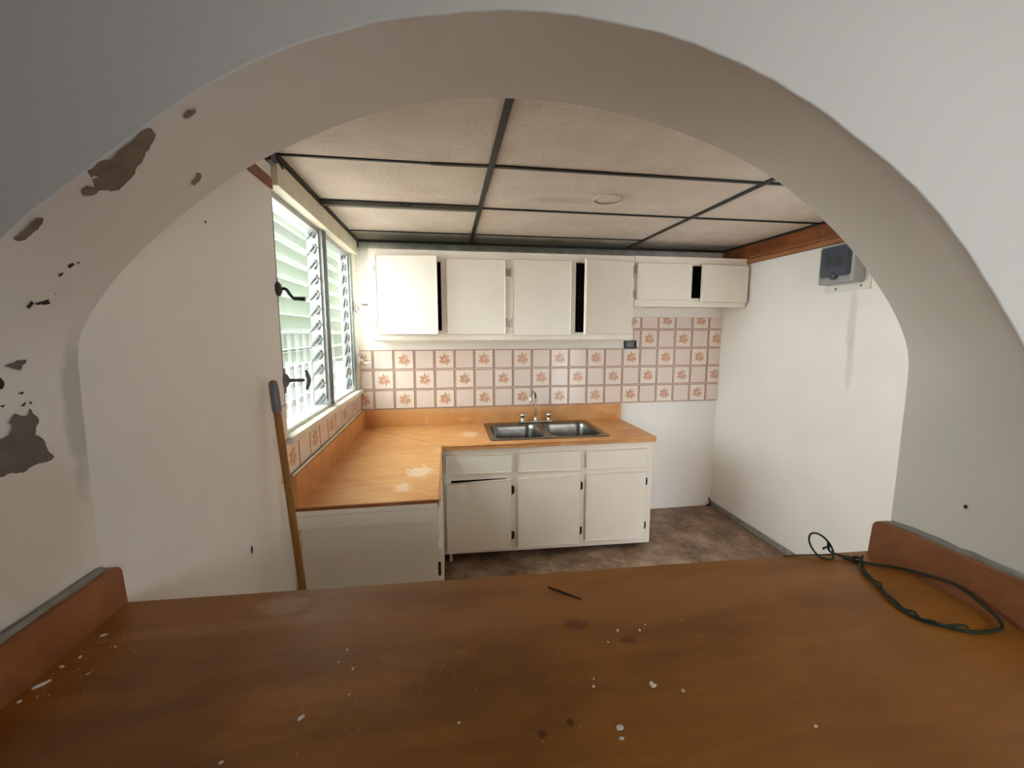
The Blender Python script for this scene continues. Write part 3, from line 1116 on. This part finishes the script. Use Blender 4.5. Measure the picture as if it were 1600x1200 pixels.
struct(m.build('added_white_screen', 'box_white'), 'added low white screen brightening the view outside the louvred window', 'wall')


# ------------------------------------------------------------------ cabinets
def overlay_door(part, x0, x1, z0, z1, yf, name='door', th=0.023, hinge=None, swing=0.0, hinge_mat='hinge', skew=(0, 0, 0, 0), hz=None, bev=0.0045):
    """slab door on the face plane y=yf. hinge 'l'/'r'. swing in radians. skew: dz at bl, br, tr, tl"""
    m = MB()
    bm = bmesh.new()
    bmesh.ops.create_cube(bm, size=1.0)
    w, h = x1 - x0, z1 - z0
    for v in bm.verts:
        k = {(-1, -1): 0, (1, -1): 1, (1, 1): 2, (-1, 1): 3}[(int(math.copysign(1, v.co.x)), int(math.copysign(1, v.co.z)))]
        v.co = Vector((x0 + w * (v.co.x + 0.5), yf - th * (v.co.y + 0.5), z0 + h * (v.co.z + 0.5) + skew[k]))
    bmesh.ops.bevel(bm, geom=[e for e in bm.edges], offset=bev, segments=3, profile=0.6, affect='EDGES')
    xf = None
    if swing:
        px = x0 if hinge == 'l' else x1
        a = -swing if hinge == 'l' else swing
        xf = Matrix.Translation((px, yf, 0)) @ Matrix.Rotation(a, 4, 'Z') @ Matrix.Translation((-px, -yf, 0))
    m.bm(bm, 0, xf)
    o = part(m, name, 'cab')
    if hinge:
        s = -1 if hinge == 'l' else 1
        px = x0 if hinge == 'l' else x1
        for zz in (hz or (z0 + h * 0.16, z1 - h * 0.16)):
            m = MB()
            m.tube([(px + s * 0.006, yf - 0.006, zz - 0.032), (px + s * 0.006, yf - 0.006, zz + 0.032)], 0.0045, 8)
            m.box((px + s * 0.006 - (0.018 if s < 0 else 0), yf - 0.003, zz - 0.026), (px + s * 0.006 + (0.018 if s > 0 else 0), yf, zz + 0.026), 0.001)
            m.tube(catmull([(px + s * 0.012, yf - 0.004, zz - 0.026), (px + s * 0.022, yf - 0.004, zz), (px + s * 0.012, yf - 0.004, zz + 0.026)], 4), 0.003, 6)
            part(m, 'hinge', hinge_mat, o)
    return o


def cabinet(part, x0, x1, z0, z1, yb, yf, openings, mid=None, bottom_slope=0.0, top=True, shelf_z=None):
    """carcass + face frame with real openings [(xa, xb, za, zb)]"""
    t = 0.016
    ff = 0.019
    m = MB()
    m.box((x0, yf + ff, z0), (x0 + t, yb, z1))
    m.box((x1 - t, yf + ff, z0), (x1, yb, z1))
    m.box((x0 + t, yf + ff, z0 + 0.012), (x1 - t, yb, z0 + 0.012 + t))
    if top:
        m.box((x0 + t, yf + ff, z1 - t), (x1 - t, yb, z1))
    part(m, 'carcass', 'cab')
    m = MB()
    m.box((x0 + t, yb - 0.006, z0 + 0.03), (x1 - t, yb - 0.001, z1 - t))
    part(m, 'back_panel', 'cab_in')
    if shelf_z:
        m = MB()
        m.box((x0 + t + .001, yf + 0.05, shelf_z - 0.008), (x1 - t - .001, yb - 0.007, shelf_z + 0.008))
        part(m, 'shelf', 'cab_in')
    us = sorted({x0, x1} | {round(v, 4) for o in openings for v in o[:2]})
    vs = sorted({z0, z1} | {round(v, 4) for o in openings for v in o[2:]})

    def keep(i, j):
        cx, cz = (us[i] + us[i + 1]) / 2, (vs[j] + vs[j + 1]) / 2
        return not any(o[0] < cx < o[1] and o[2] < cz < o[3] for o in openings)
    m = MB()
    m.cells(us, vs, keep, yf + ff, yf, lambda u, v, w: (u, w, v + (bottom_slope * (u - x0) / (x1 - x0) if v == z0 else 0)))
    part(m, 'face_frame', 'cab')


# tall wall cabinet, four doors
root = thing('wall_cabinet', (1.09, -0.15, 1.48), 'long cream wall cabinet with four plain doors above the flowered tiles', 'cabinet')
pt_ = Part(root)
cabinet(pt_, 0.146, 2.022, 1.480, 2.084, -0.001, -0.300,
        [(0.235, 0.620, 1.545, 2.010), (0.690, 1.030, 1.545, 2.010), (1.150, 1.500, 1.545, 2.010), (1.577, 1.965, 1.532, 2.027)], shelf_z=1.79)
overlay_door(pt_, 0.198, 0.600, 1.522, 2.036, -0.300, hinge='l', swing=math.radians(7.5))
overlay_door(pt_, 0.656, 1.060, 1.522, 2.028, -0.300, hinge='r')
overlay_door(pt_, 1.112, 1.534, 1.513, 2.031, -0.300, hinge='l')
overlay_door(pt_, 1.608, 1.995, 1.522, 2.036, -0.300, hinge='r', swing=math.radians(12))
m = MB()
m.box((0.150, -0.292, 1.470), (2.018, -0.276, 1.4805))
pt_(m, 'bottom_batten', 'cab_edge')

# short wall cabinet, two doors
root = thing('wall_cabinet', (2.48, -0.15, 1.72), 'short cream wall cabinet with two low doors beside the right wall', 'cabinet')
pt_ = Part(root)
cabinet(pt_, 2.026, 2.936, 1.722, 2.086, -0.001, -0.300,
        [(2.060, 2.420, 1.790, 2.005), (2.482, 2.890, 1.787, 2.026)])
overlay_door(pt_, 2.036, 2.455, 1.772, 2.031, -0.300, hinge='l')
overlay_door(pt_, 2.535, 2.925, 1.758, 2.027, -0.300, hinge='r', swing=math.radians(5))

# sink cabinet
root = thing('base_cabinet', (1.34, -0.30, 0.0), 'cream sink cabinet with three drawer fronts above three doors', 'cabinet')
pt_ = Part(root)
cabinet(pt_, 0.612, 2.062, 0.062, 0.780, -0.022, -0.600,
        [(0.66, 1.03, 0.64, 0.725), (1.13, 1.50, 0.64, 0.725), (1.60, 1.97, 0.64, 0.725),
         (0.66, 1.03, 0.12, 0.568), (1.13, 1.50, 0.12, 0.545), (1.60, 1.97, 0.12, 0.545)], bottom_slope=-0.030, top=False)
m = MB()
m.box((0.64, -0.26, 0.0), (2.04, -0.245, 0.072))
pt_(m, 'toe_kick', 'dark')
m = MB()
m.box((0.640, -0.585, 0.0), (0.662, -0.563, 0.062), 0.002)
pt_(m, 'leg', 'cab_edge')
for (a, b, c, d, sk) in ((0.630, 1.056, 0.620, 0.741, (0.004, -0.004, -0.006, 0.005)), (1.103, 1.526, 0.612, 0.739, (0.004, -0.004, 0, 0)),
                         (1.575, 2.002, 0.607, 0.731, (0.005, -0.005, 0, 0))):
    overlay_door(pt_, a, b, c, d, -0.600, name='drawer_front', skew=sk, bev=0.004)
overlay_door(pt_, 0.630, 1.056, 0.088, 0.559, -0.600, hinge='r', hinge_mat='hinge_dark', skew=(0.002, -0.002, 0.004, -0.009), bev=0.0035)
overlay_door(pt_, 1.103, 1.532, 0.085, 0.561, -0.600, hinge='r', hinge_mat='hinge_dark', skew=(0.001, -0.001, -0.003, 0.003), bev=0.0035)
overlay_door(pt_, 1.577, 2.006, 0.088, 0.565, -0.600, hinge='r', hinge_mat='hinge_dark', skew=(0.006, -0.005, 0, 0), bev=0.0035)

# left run cabinet (its end panel faces the arch)
root = thing('base_cabinet', (0.30, -1.05, 0.0), 'cream base cabinet under the window with its blank end panel facing the arch', 'cabinet')
pt_ = Part(root)
m = MB()
m.box((0.010, -1.480, 0.0), (0.592, -1.462, 0.780))
pt_(m, 'end_panel', 'cab')
m = MB()
m.box((0.008, -1.512, 0.722), (0.594, -1.480, 0.7795), 0.0015)
pt_(m, 'top_rail', 'cab')
m = MB()
m.box((0.006, -1.486, 0.0), (0.030, -1.480, 0.722), 0.0015)
pt_(m, 'edge_strip', 'cab_edge')
m = MB()
m.box((0.574, -1.461, 0.06), (0.592, -0.602, 0.780))
pt_(m, 'face_frame', 'cab')
m = MB()
m.box((0.02, -1.461, 0.06), (0.573, -0.624, 0.078))
m.box((0.52, -1.461, 0.0), (0.535, -0.624, 0.06))
pt_(m, 'bottom_panel', 'cab')
for (a, b) in ((-1.455, -1.060), (-1.030, -0.650)):
    for (c, d, nm) in ((0.620, 0.740, 'drawer_front'), (0.090, 0.565, 'door')):
        m = MB()
        m.box((0.592, a, c), (0.610, b, d), 0.004)
        o = pt_(m, nm, 'cab')
        if nm == 'door':
            for zz in (0.19, 0.47):
                m = MB()
                m.tube([(0.598, a - 0.007, zz - 0.03), (0.598, a - 0.007, zz + 0.03)], 0.006, 8)
                m.box((0.592, a - 0.02, zz - 0.024), (0.596, a - 0.006, zz + 0.024), 0.001)
                pt_(m, 'hinge', 'hinge_dark', o)

# ------------------------------------------------------------------ worktop
root = thing('worktop', (0.30, -0.70, 0.78), 'worn orange L-shaped worktop with upstands and a cut-out for the sink', 'worktop')
pt_ = Part(root)
xs = [0.004, 0.604, 0.955, 1.738, 2.070]
yy = [-1.505, -0.632, -0.545, -0.060, -0.003]
m = MB()
m.cells(xs, yy, lambda i, j: (i == 0 or j >= 1) and not (i == 2 and j == 2), CTOP - 0.037, CTOP, lambda u, v, w: (u, v, w))
top = pt_(m, 'top', 'counter')
bv = top.modifiers.new('soft_edge', 'BEVEL')
bv.width = 0.004
bv.segments = 2
bv.limit_method = 'ANGLE'
m = MB()
m.box((0.030, -0.026, CTOP - 0.002), (2.070, -0.0085, 0.947), 0.004)
pt_(m, 'back_upstand', 'counter')
m = MB()
m.box((0.0085, -1.500, CTOP - 0.002), (0.032, -0.003, 0.946), 0.004)
pt_(m, 'side_upstand', 'counter')
m = MB()
m.tube(catmull([(0.02, -1.50, 0.953), (0.02, -1.0, 0.953), (0.02, -0.45, 0.956), (0.018, -0.10, 0.955)], 6), 0.006, 8)
pt_(m, 'upstand_bead', 'sill')
m = MB()
for p, q in ((Vector((0.05, -0.06, 0)), Vector((0.600, -0.628, 0))),):
    t = (q - p).normalized()
    s = Vector((-t.y, t.x, 0)) * 0.0016
    m.face([(v.x, v.y, CTOP + 0.0004) for v in (p - s, p + s, q + s, q - s)])
pt_(m, 'mitre_joint', 'twig')
m = MB()
m.box((0.004, -1.5075, CTOP - 0.018), (0.602, -1.5052, CTOP - 0.004))
pt_(m, 'end_edging', 'bar_side')
m = MB()
m.box((0.006, -1.512, 0.7805), (0.596, -1.508, CTOP - 0.017), 0.001)
pt_(m, 'end_apron', 'cab')
m = MB()
m.tube([(0.640, -0.634, CTOP - 0.008), (2.066, -0.634, CTOP - 0.008)], 0.005, 8)
m.tube([(0.606, -1.500, CTOP - 0.008), (0.606, -0.640, CTOP - 0.008)], 0.005, 8)
pt_(m, 'nosing', 'counter')

# ------------------------------------------------------------------ sink
root = thing('kitchen_sink', (1.346, -0.30, CTOP), 'stainless steel double bowl sink set into the orange worktop', 'sink')
pt_ = Part(root)


def rrect(x0, x1, y0, y1, r, n=6):
    out = []
    for cx, cy, a0 in ((x1 - r, y1 - r, 0), (x0 + r, y1 - r, 90), (x0 + r, y0 + r, 180), (x1 - r, y0 + r, 270)):
        for k in range(n + 1):
            a = math.radians(a0 + 90 * k / n)
            out.append((cx + r * math.cos(a), cy + r * math.sin(a)))
    return out


RX0, RX1, RY0, RY1 = 0.922, 1.762, -0.578, -0.034
bowls = [(0.960, 1.318, -0.548, -0.118), (1.362, 1.722, -0.548, -0.118)]
bm = bmesh.new()
zr = CTOP + 0.0055


def loop(pts, z):
    vs = [bm.verts.new((x, y, z)) for x, y in pts]
    return vs, [bm.edges.new((vs[i - 1], vs[i])) for i in range(len(vs))]


o_out, e_out = loop(rrect(RX0 + 0.006, RX1 - 0.006, RY0 + 0.006, RY1 - 0.006, 0.03), zr)
alle = list(e_out)
bl = []
for (a, b, c, d) in bowls:
    v, e = loop(rrect(a, b, c, d, 0.075, 8), zr)
    alle += e
    bl.append(v)
bmesh.ops.triangle_fill(bm, use_beauty=True, edges=alle)
# rolled outer rim
o2, _ = loop(rrect(RX0, RX1, RY0, RY1, 0.034), CTOP + 0.0008)
n = len(o_out)
for i in range(n):
    bm.faces.new((o_out[i - 1], o_out[i], o2[i], o2[i - 1]))
m = MB()
m.bm(bm)
pt_(m, 'rim', 'steel')
for (a, b, c, d) in bowls:
    m = MB()
    prof = [(0.0, 0.0), (0.004, -0.006), (0.010, -0.03), (0.016, -0.10), (0.022, -0.140), (0.040, -0.160), (0.075, -0.168)]
    ringsb = []
    for ins, dz in prof:
        ringsb.append([(x, y, zr + dz) for x, y in rrect(a + ins, b - ins, c + ins, d - ins, max(0.075 - ins * 0.3, 0.04), 8)])
    n = len(ringsb[0])
    vs = [p for r in ringsb for p in r]
    fs = [(k * n + i, k * n + (i + 1) % n, (k + 1) * n + (i + 1) % n, (k + 1) * n + i) for k in range(len(ringsb) - 1) for i in range(n)]
    fs.append(tuple((len(ringsb) - 1) * n + i for i in range(n)))
    m.add(vs, fs, 0, True)
    bo = pt_(m, 'bowl', 'steel')
    m = MB()
    m.lathe([(0.040, 0.0), (0.042, 0.003), (0.036, 0.004), (0.030, 0.001)], 20, 0, Matrix.Translation(((a + b) / 2, (c + d) / 2, zr - 0.168)))
    pt_(m, 'drain', 'chrome', bo)

# faucet
FX, FY = 1.335, -0.078
root = thing('kitchen_tap', (FX, FY, zr), 'chrome swan-neck kitchen tap with two handles on the sink', 'tap')
pt_ = Part(root)
m = MB()
m.box((FX - 0.135, FY - 0.022, zr), (FX + 0.135, FY + 0.022, zr + 0.016), 0.006)
pt_(m, 'base_plate', 'chrome')
dx, dy = -0.50, -0.866
arc = [(FX, FY, zr + 0.01), (FX, FY, zr + 0.19)]
R_ = 0.062
for k in range(1, 13):
    a = math.pi * k / 12 * 1.02
    arc.append((FX + dx * R_ * (1 - math.cos(a)), FY + dy * R_ * (1 - math.cos(a)), zr + 0.19 + R_ * 1.05 * math.sin(a)))
e = arc[-1]
arc.append((e[0], e[1], e[2] - 0.05))
m = MB()
m.tube(arc, 0.0085, 12)
sp = pt_(m, 'spout', 'chrome')
m = MB()
m.lathe([(0.017, 0.012), (0.017, 0.026), (0.012, 0.034), (0.011, 0.050)], 16, 0, Matrix.Translation((FX, FY, zr)))
pt_(m, 'collar', 'chrome')
for s in (-1, 1):
    m = MB()
    hx = FX + s * 0.105
    m.lathe([(0.015, 0.012), (0.016, 0.026), (0.010, 0.034), (0.010, 0.042), (0.020, 0.050), (0.021, 0.070), (0.014, 0.075), (0.004, 0.076)], 14, 0, Matrix.Translation((hx, FY, zr)))
    for k in range(4):
        a = math.pi / 2 * k + 0.5
        m.tube([(hx, FY, zr + 0.062), (hx + 0.027 * math.cos(a), FY + 0.027 * math.sin(a), zr + 0.064)], 0.005, 8)
    pt_(m, 'handle', 'chrome')

# ------------------------------------------------------------------ distribution box on the right wall
root = thing('breaker_box', (W, -1.13, 1.90), 'grey electrical breaker box with smoked flap high on the right wall', 'breaker box')
pt_ = Part(root)
m = MB()
m.box((W - 0.012, -1.262, 1.768), (W - 0.001, -0.985, 2.035), 0.002)
bd = pt_(m, 'backing_board', 'box_white')
for y, z in ((-1.06, 1.785), (-1.215, 1.79), (-1.06, 2.02)):
    m = MB()
    m.lathe([(0.005, 0), (0.005, 0.003), (0.003, 0.004)], 10, 0, Matrix.Translation((W - 0.012, y, z)) @ Matrix.Rotation(-math.pi / 2, 4, 'Y'))
    pt_(m, 'screw', 'screw', bd)
m = MB()
m.box((W - 0.090, -1.235, 1.808), (W - 0.012, -1.010, 2.030), 0.012)
pt_(m, 'housing', 'box_grey')
m = MB()
bm = bmesh.new()
bmesh.ops.create_cube(bm, size=1.0)
for v in bm.verts:
    v.co = Vector((W - 0.096 + v.co.x * 0.020, -1.122 + v.co.y * 0.185, 1.932 + v.co.z * 0.170))
bmesh.ops.bevel(bm, geom=bm.edges[:], offset=0.008, segments=3, affect='EDGES')
m.bm(bm)
fl = pt_(m, 'flap', 'smoke')
m = MB()
m.lathe([(0.020, 0), (0.020, 0.010), (0.014, 0.014)], 18, 0, Matrix.Translation((W - 0.098, -1.122, 1.850)) @ Matrix.Rotation(-math.pi / 2, 4, 'Y'))
pt_(m, 'flap_catch', 'smoke', fl)
m = MB()
for k in range(3):
    m.box((W - 0.1075, -1.175 + k * 0.038, 1.90), (W - 0.1055, -1.145 + k * 0.038, 1.96), 0.0006)
pt_(m, 'breaker_row', 'breaker', fl)

# little dark box in the gap under the tall wall cabinet
root = thing('junction_box', (2.12, 0.0, 1.43), 'small dark broken junction box between tall wall cabinet and tiles', 'junction box')
pt_ = Part(root)
m = MB()
us = [2.088, 2.096, 2.176, 2.184]
vs = [1.402, 1.408, 1.458, 1.466]
m.cells(us, vs, lambda i, j: not (i == 1 and j == 1), -0.001, -0.032, lambda u, v, w: (u, w, v))
pt_(m, 'frame', 'iron')
m = MB()
m.box((2.096, -0.012, 1.408), (2.176, -0.0015, 1.458))
pt_(m, 'insert', 'gun')

# ------------------------------------------------------------------ bar top across the arch
root = thing('bar_top', (0.83, -2.72, 0.90), 'broad brown worn bar top spanning the arch with an upstand at each end', 'bar top')
pt_ = Part(root)
ybf = lambda x: -2.415 - (x - 0.02) * 0.037
m = MB()
ux = [0.0145, 0.25, 0.55, 0.85, 1.15, 1.40, 1.646]
vy = [0, 1]
yn = -3.05
m.cells(ux, [0.0, 1.0], lambda i, j: True, BAR - 0.045, BAR, lambda u, v, w: (u, yout(u) + (ybf(u) - yout(u)) * v - 0.002 * (1 - v), w))
ux2 = [-0.10, 0.0145, 0.85, 1.646, 1.76]
m.cells(ux2, [0.0, 1.0], lambda i, j: True, BAR - 0.045, BAR, lambda u, v, w: (u, yn + (yout(u) - 0.002 - yn) * v, w))
pt_(m, 'top', 'bar')


def upstand(x0, x1, y0, y1, name, s):
    """end piece with a rounded upper far corner"""
    m = MB()
    h0, h1 = BAR - 0.001, BAR + 0.083
    r = 0.020
    prof = [(y0, h0), (y1, h0), (y1 - 0.004, h1 - r)]
    for k in range(1, 6):
        a = math.radians(90 * k / 5)
        prof.append((y1 - 0.004 - r + r * math.cos(a), h1 - r + r * math.sin(a)))
    prof.append((y0, h1))
    n = len(prof)
    vs = [(x0, y, z) for y, z in prof] + [(x1, y, z) for y, z in prof]
    m.add(vs, [(i, (i + 1) % n, n + (i + 1) % n, n + i) for i in range(n)] + [tuple(range(n)), tuple(range(2 * n - 1, n - 1, -1))])
    o = pt_(m, 'end_upstand', 'bar_side')
    m = MB()
    # cement fillet between upstand and jamb
    xa = x0 if s < 0 else x1
    k = 14
    pts = [(xa + s * -0.004, y0 + (y1 - 0.03 - y0) * i / k, h1 + random.uniform(-0.001, 0.002)) for i in range(k + 1)]
    m.tube(pts, [random.uniform(0.006, 0.009) for _ in pts], 8)
    pt_(m, 'cement_fillet', 'cement_edge', o)


upstand(0.0125, 0.032, -2.74, ybf(0.02), 'end_upstand', -1)
upstand(1.624, 1.6475, -2.80, ybf(1.63), 'end_upstand', 1)

# ------------------------------------------------------------------ loose things
m = MB()
a, b = Vector((0.172, -1.792, 0.0)), Vector((0.046, -1.705, 1.362))
pts = [a.lerp(b, k / 12) - Vector((0.046, -1.705, 0)) * 0 for k in range(13)]
m.tube(pts, [0.0125] * 11 + [0.0125, 0.0125], 14)
root = thing('broom_handle', (0.172, -1.792, 0.0), 'bare brown wooden broom handle leaning on the left wall by the window', 'pole')
pt_ = Part(root)
pt_(m, 'shaft', 'pole')
m = MB()
t = (b - a).normalized()
m.tube([b - t * 0.11, b - t * 0.10, b - t * 0.02, b - t * 0.004, b + t * 0.004], [0.0135, 0.0155, 0.0155, 0.013, 0.006], 14)
pt_(m, 'backlit_end', 'gun')  # end of the wooden pole, its backlit grey put into the colour

# green wire on the bar
Zw = BAR + 0.004
main = [(1.555, -2.500, Zw), (1.561, -2.513, Zw + .004), (1.530, -2.548, Zw), (1.513, -2.573, Zw), (1.500, -2.605, Zw), (1.488, -2.634, Zw), (1.474, -2.665, Zw),
        (1.473, -2.693, Zw), (1.482, -2.708, Zw), (1.495, -2.717, Zw), (1.526, -2.738, Zw), (1.575, -2.742, Zw), (1.600, -2.732, Zw + .003), (1.612, -2.700, Zw + 0.012),
        (1.616, -2.650, Zw + 0.022), (1.617, -2.590, Zw + 0.010), (1.600, -2.550, Zw + .002), (1.575, -2.532, Zw), (1.545, -2.512, Zw), (1.530, -2.497, Zw + .002)]
root = thing('wire', (1.53, -2.60, BAR), 'looped dark green wire lying on the right end of the bar top', 'wire')
pt_ = Part(root)
m = MB()
m.tube(catmull(main, 6), 0.0030, 8)
pt_(m, 'long_loop', 'wire')
m = MB()
tw = catmull(main[1:11], 8)
m.tube([p + Vector((0.0042 * math.cos(i * 0.28), 0.0042 * math.sin(i * 0.28), 0.0042 + 0.0025 * math.sin(i * 0.55 + 1))) for i, p in enumerate(tw)], 0.0022, 7)
pt_(m, 'twisted_strand', 'wire')
m = MB()
lc = Vector((1.492, -2.472, BAR + 0.018))
lp = []
for k in range(22):
    a = 2 * math.pi * k / 21 * 1.04 + 0.2
    lp.append(lc + Vector((0.018 * math.cos(a), -0.026 * math.sin(a + 2.6) * 0.8 - 0.006, 0.024 * math.sin(a))) + Vector((0, 0, max(0, 0.006 - 0))))
lp = [Vector((p.x, p.y, max(p.z, BAR + 0.003))) for p in lp]
m.tube(lp, 0.0022, 8)
m.tube(catmull([lp[-1], (1.515, -2.478, BAR + 0.012), (1.53, -2.49, BAR + 0.006), (1.555, -2.505, Zw)], 5), 0.0026, 8)
m.tube(catmull([(1.508, -2.470, BAR + 0.012), (1.500, -2.478, BAR + 0.02), (1.512, -2.484, BAR + 0.026)], 4), 0.0022, 8)
m.tube(catmull([(1.405, -2.468, BAR + 0.002), (1.44, -2.470, BAR + 0.003), (1.475, -2.478, BAR + 0.005), (1.52, -2.486, BAR + 0.006)], 5), 0.0015, 7)
pt_(m, 'end_loop', 'wire')

# splinter
m = MB()
m.tube([(0.842, -2.497, BAR + 0.002), (0.868, -2.522, BAR + 0.0025), (0.896, -2.545, BAR + 0.0018)], [0.0014, 0.0022, 0.001], 6)
tag(m.build('splinter', 'twig'), 'thin dark wooden splinter lying near the far edge of the bar top', 'splinter')


# plaster chips
def chip(x, y, r, label, group=None, asp=1.0, rot=0.0):
    m = MB()
    n = 8
    rr = [r * random.uniform(0.65, 1.25) for _ in range(n)]
    pts = []
    for k in range(n):
        a = 2 * math.pi * k / n
        px, py = rr[k] * math.cos(a) * asp, rr[k] * math.sin(a) / asp
        pts.append((px * math.cos(rot) - py * math.sin(rot), px * math.sin(rot) + py * math.cos(rot)))
    h = min(0.004, r * 0.5)
    lo = [(p[0], p[1], 0.0) for p in pts]
    hi = [(p[0] * 0.8, p[1] * 0.8, h * random.uniform(0.6, 1.2)) for p in pts]
    m.add(lo + hi, [tuple(range(n))[::-1], tuple(range(n, 2 * n))] + [(i, (i + 1) % n, n + (i + 1) % n, n + i) for i in range(n)])
    o = m.build('plaster_chip', 'chip', None, (x, y, BAR + 0.0004))
    return tag(o, label, 'plaster chip', group)


chip(0.936, -2.752, 0.0058, 'largest white plaster chip, on the right half of the bar top', None, 1.0, 0.5)
chip(0.445, -2.728, 0.0040, 'long bean-shaped white plaster chip on the left half of the bar top', None, 1.55, 0.75)
chip(0.862, -2.808, 0.0042, 'flat white plaster chip nearest the viewer right of centre on the bar', None, 1.4, 0.0)
chip(0.057, -2.510, 0.0040, 'pale plaster chip close to the left upstand of the bar top', None, 1.4, 0.2)
chip(0.050, -2.612, 0.0066, 'smeared pale plaster patch at the left upstand nearest the viewer', None, 1.7, 0.9)
chip(0.858, -2.822, 0.0030, 'small curved plaster flake just in front of the flat white chip', None, 1.5, -0.2)
GR = 'small plaster flakes scattered on the bar top'
for (x, y, r) in ((0.097, -2.543, .0026), (0.478, -2.610, .0024), (0.850, -2.741, .0026), (1.117, -2.846, .0026), (0.932, -2.636, .0028),
                  (0.976, -2.768, .0026), (0.654, -2.768, .0020), (0.369, -2.776, .0026), (0.970, -2.642, .0024), (0.905, -2.66, .002),
                  (0.028 + 0.02, -2.578, .0036), (0.495, -2.652, .0022), (0.50, -2.70, .0016), (0.985, -2.63, .0022), (0.855, -2.728, .0018),
                  (0.47, -2.635, .0016), (1.055, -2.63, .0016), (0.06, -2.56, .003), (0.045, -2.64, .003), (0.10, -2.60, .002)):
    chip(x, y, r, 'tiny white plaster flake scattered on the brown bar top', GR, random.uniform(1, 1.5), random.uniform(0, 3))
m = MB()
rc = random.Random(21)
for k in range(150):
    if rc.random() < 0.45:
        x, y = 0.045 + abs(rc.gauss(0, 0.05)), rc.uniform(-2.64, -2.50)
    elif rc.random() < 0.6:
        x, y = rc.gauss(0.5, 0.09), rc.gauss(-2.66, 0.06)
    else:
        x, y = rc.gauss(0.95, 0.12), rc.gauss(-2.66, 0.06)
    if not (0.04 < x < 1.6) or not (-3.0 < y < -2.48):
        continue
    r = rc.uniform(0.0004, 0.0011)
    h = r
    a = rc.uniform(0, 6)
    P = [(x + r * math.cos(a + k2 * 2.094), y + r * math.sin(a + k2 * 2.094), BAR + 0.0003) for k2 in range(3)]
    m.add(P + [(x, y, BAR + 0.0003 + h)], [(0, 1, 3), (1, 2, 3), (2, 0, 3), (2, 1, 0)])
cb = m.build('plaster_crumbs', 'chip')
tag(cb, 'fine pale plaster crumbs sprinkled over the brown bar top', 'crumbs', None, 'stuff')

# scrap in the far floor corner
m = MB()
m.tube(catmull([(2.90, -0.02, 0.006), (2.925, -0.03, 0.02), (2.93, -0.02, 0.055), (2.92, -0.015, 0.075)], 5), [0.008] * 8 + [0.006] * 8, 8)
tag(m.build('pipe_stub', 'twig'), 'short dark stub rising from the floor in the far right corner', 'pipe')
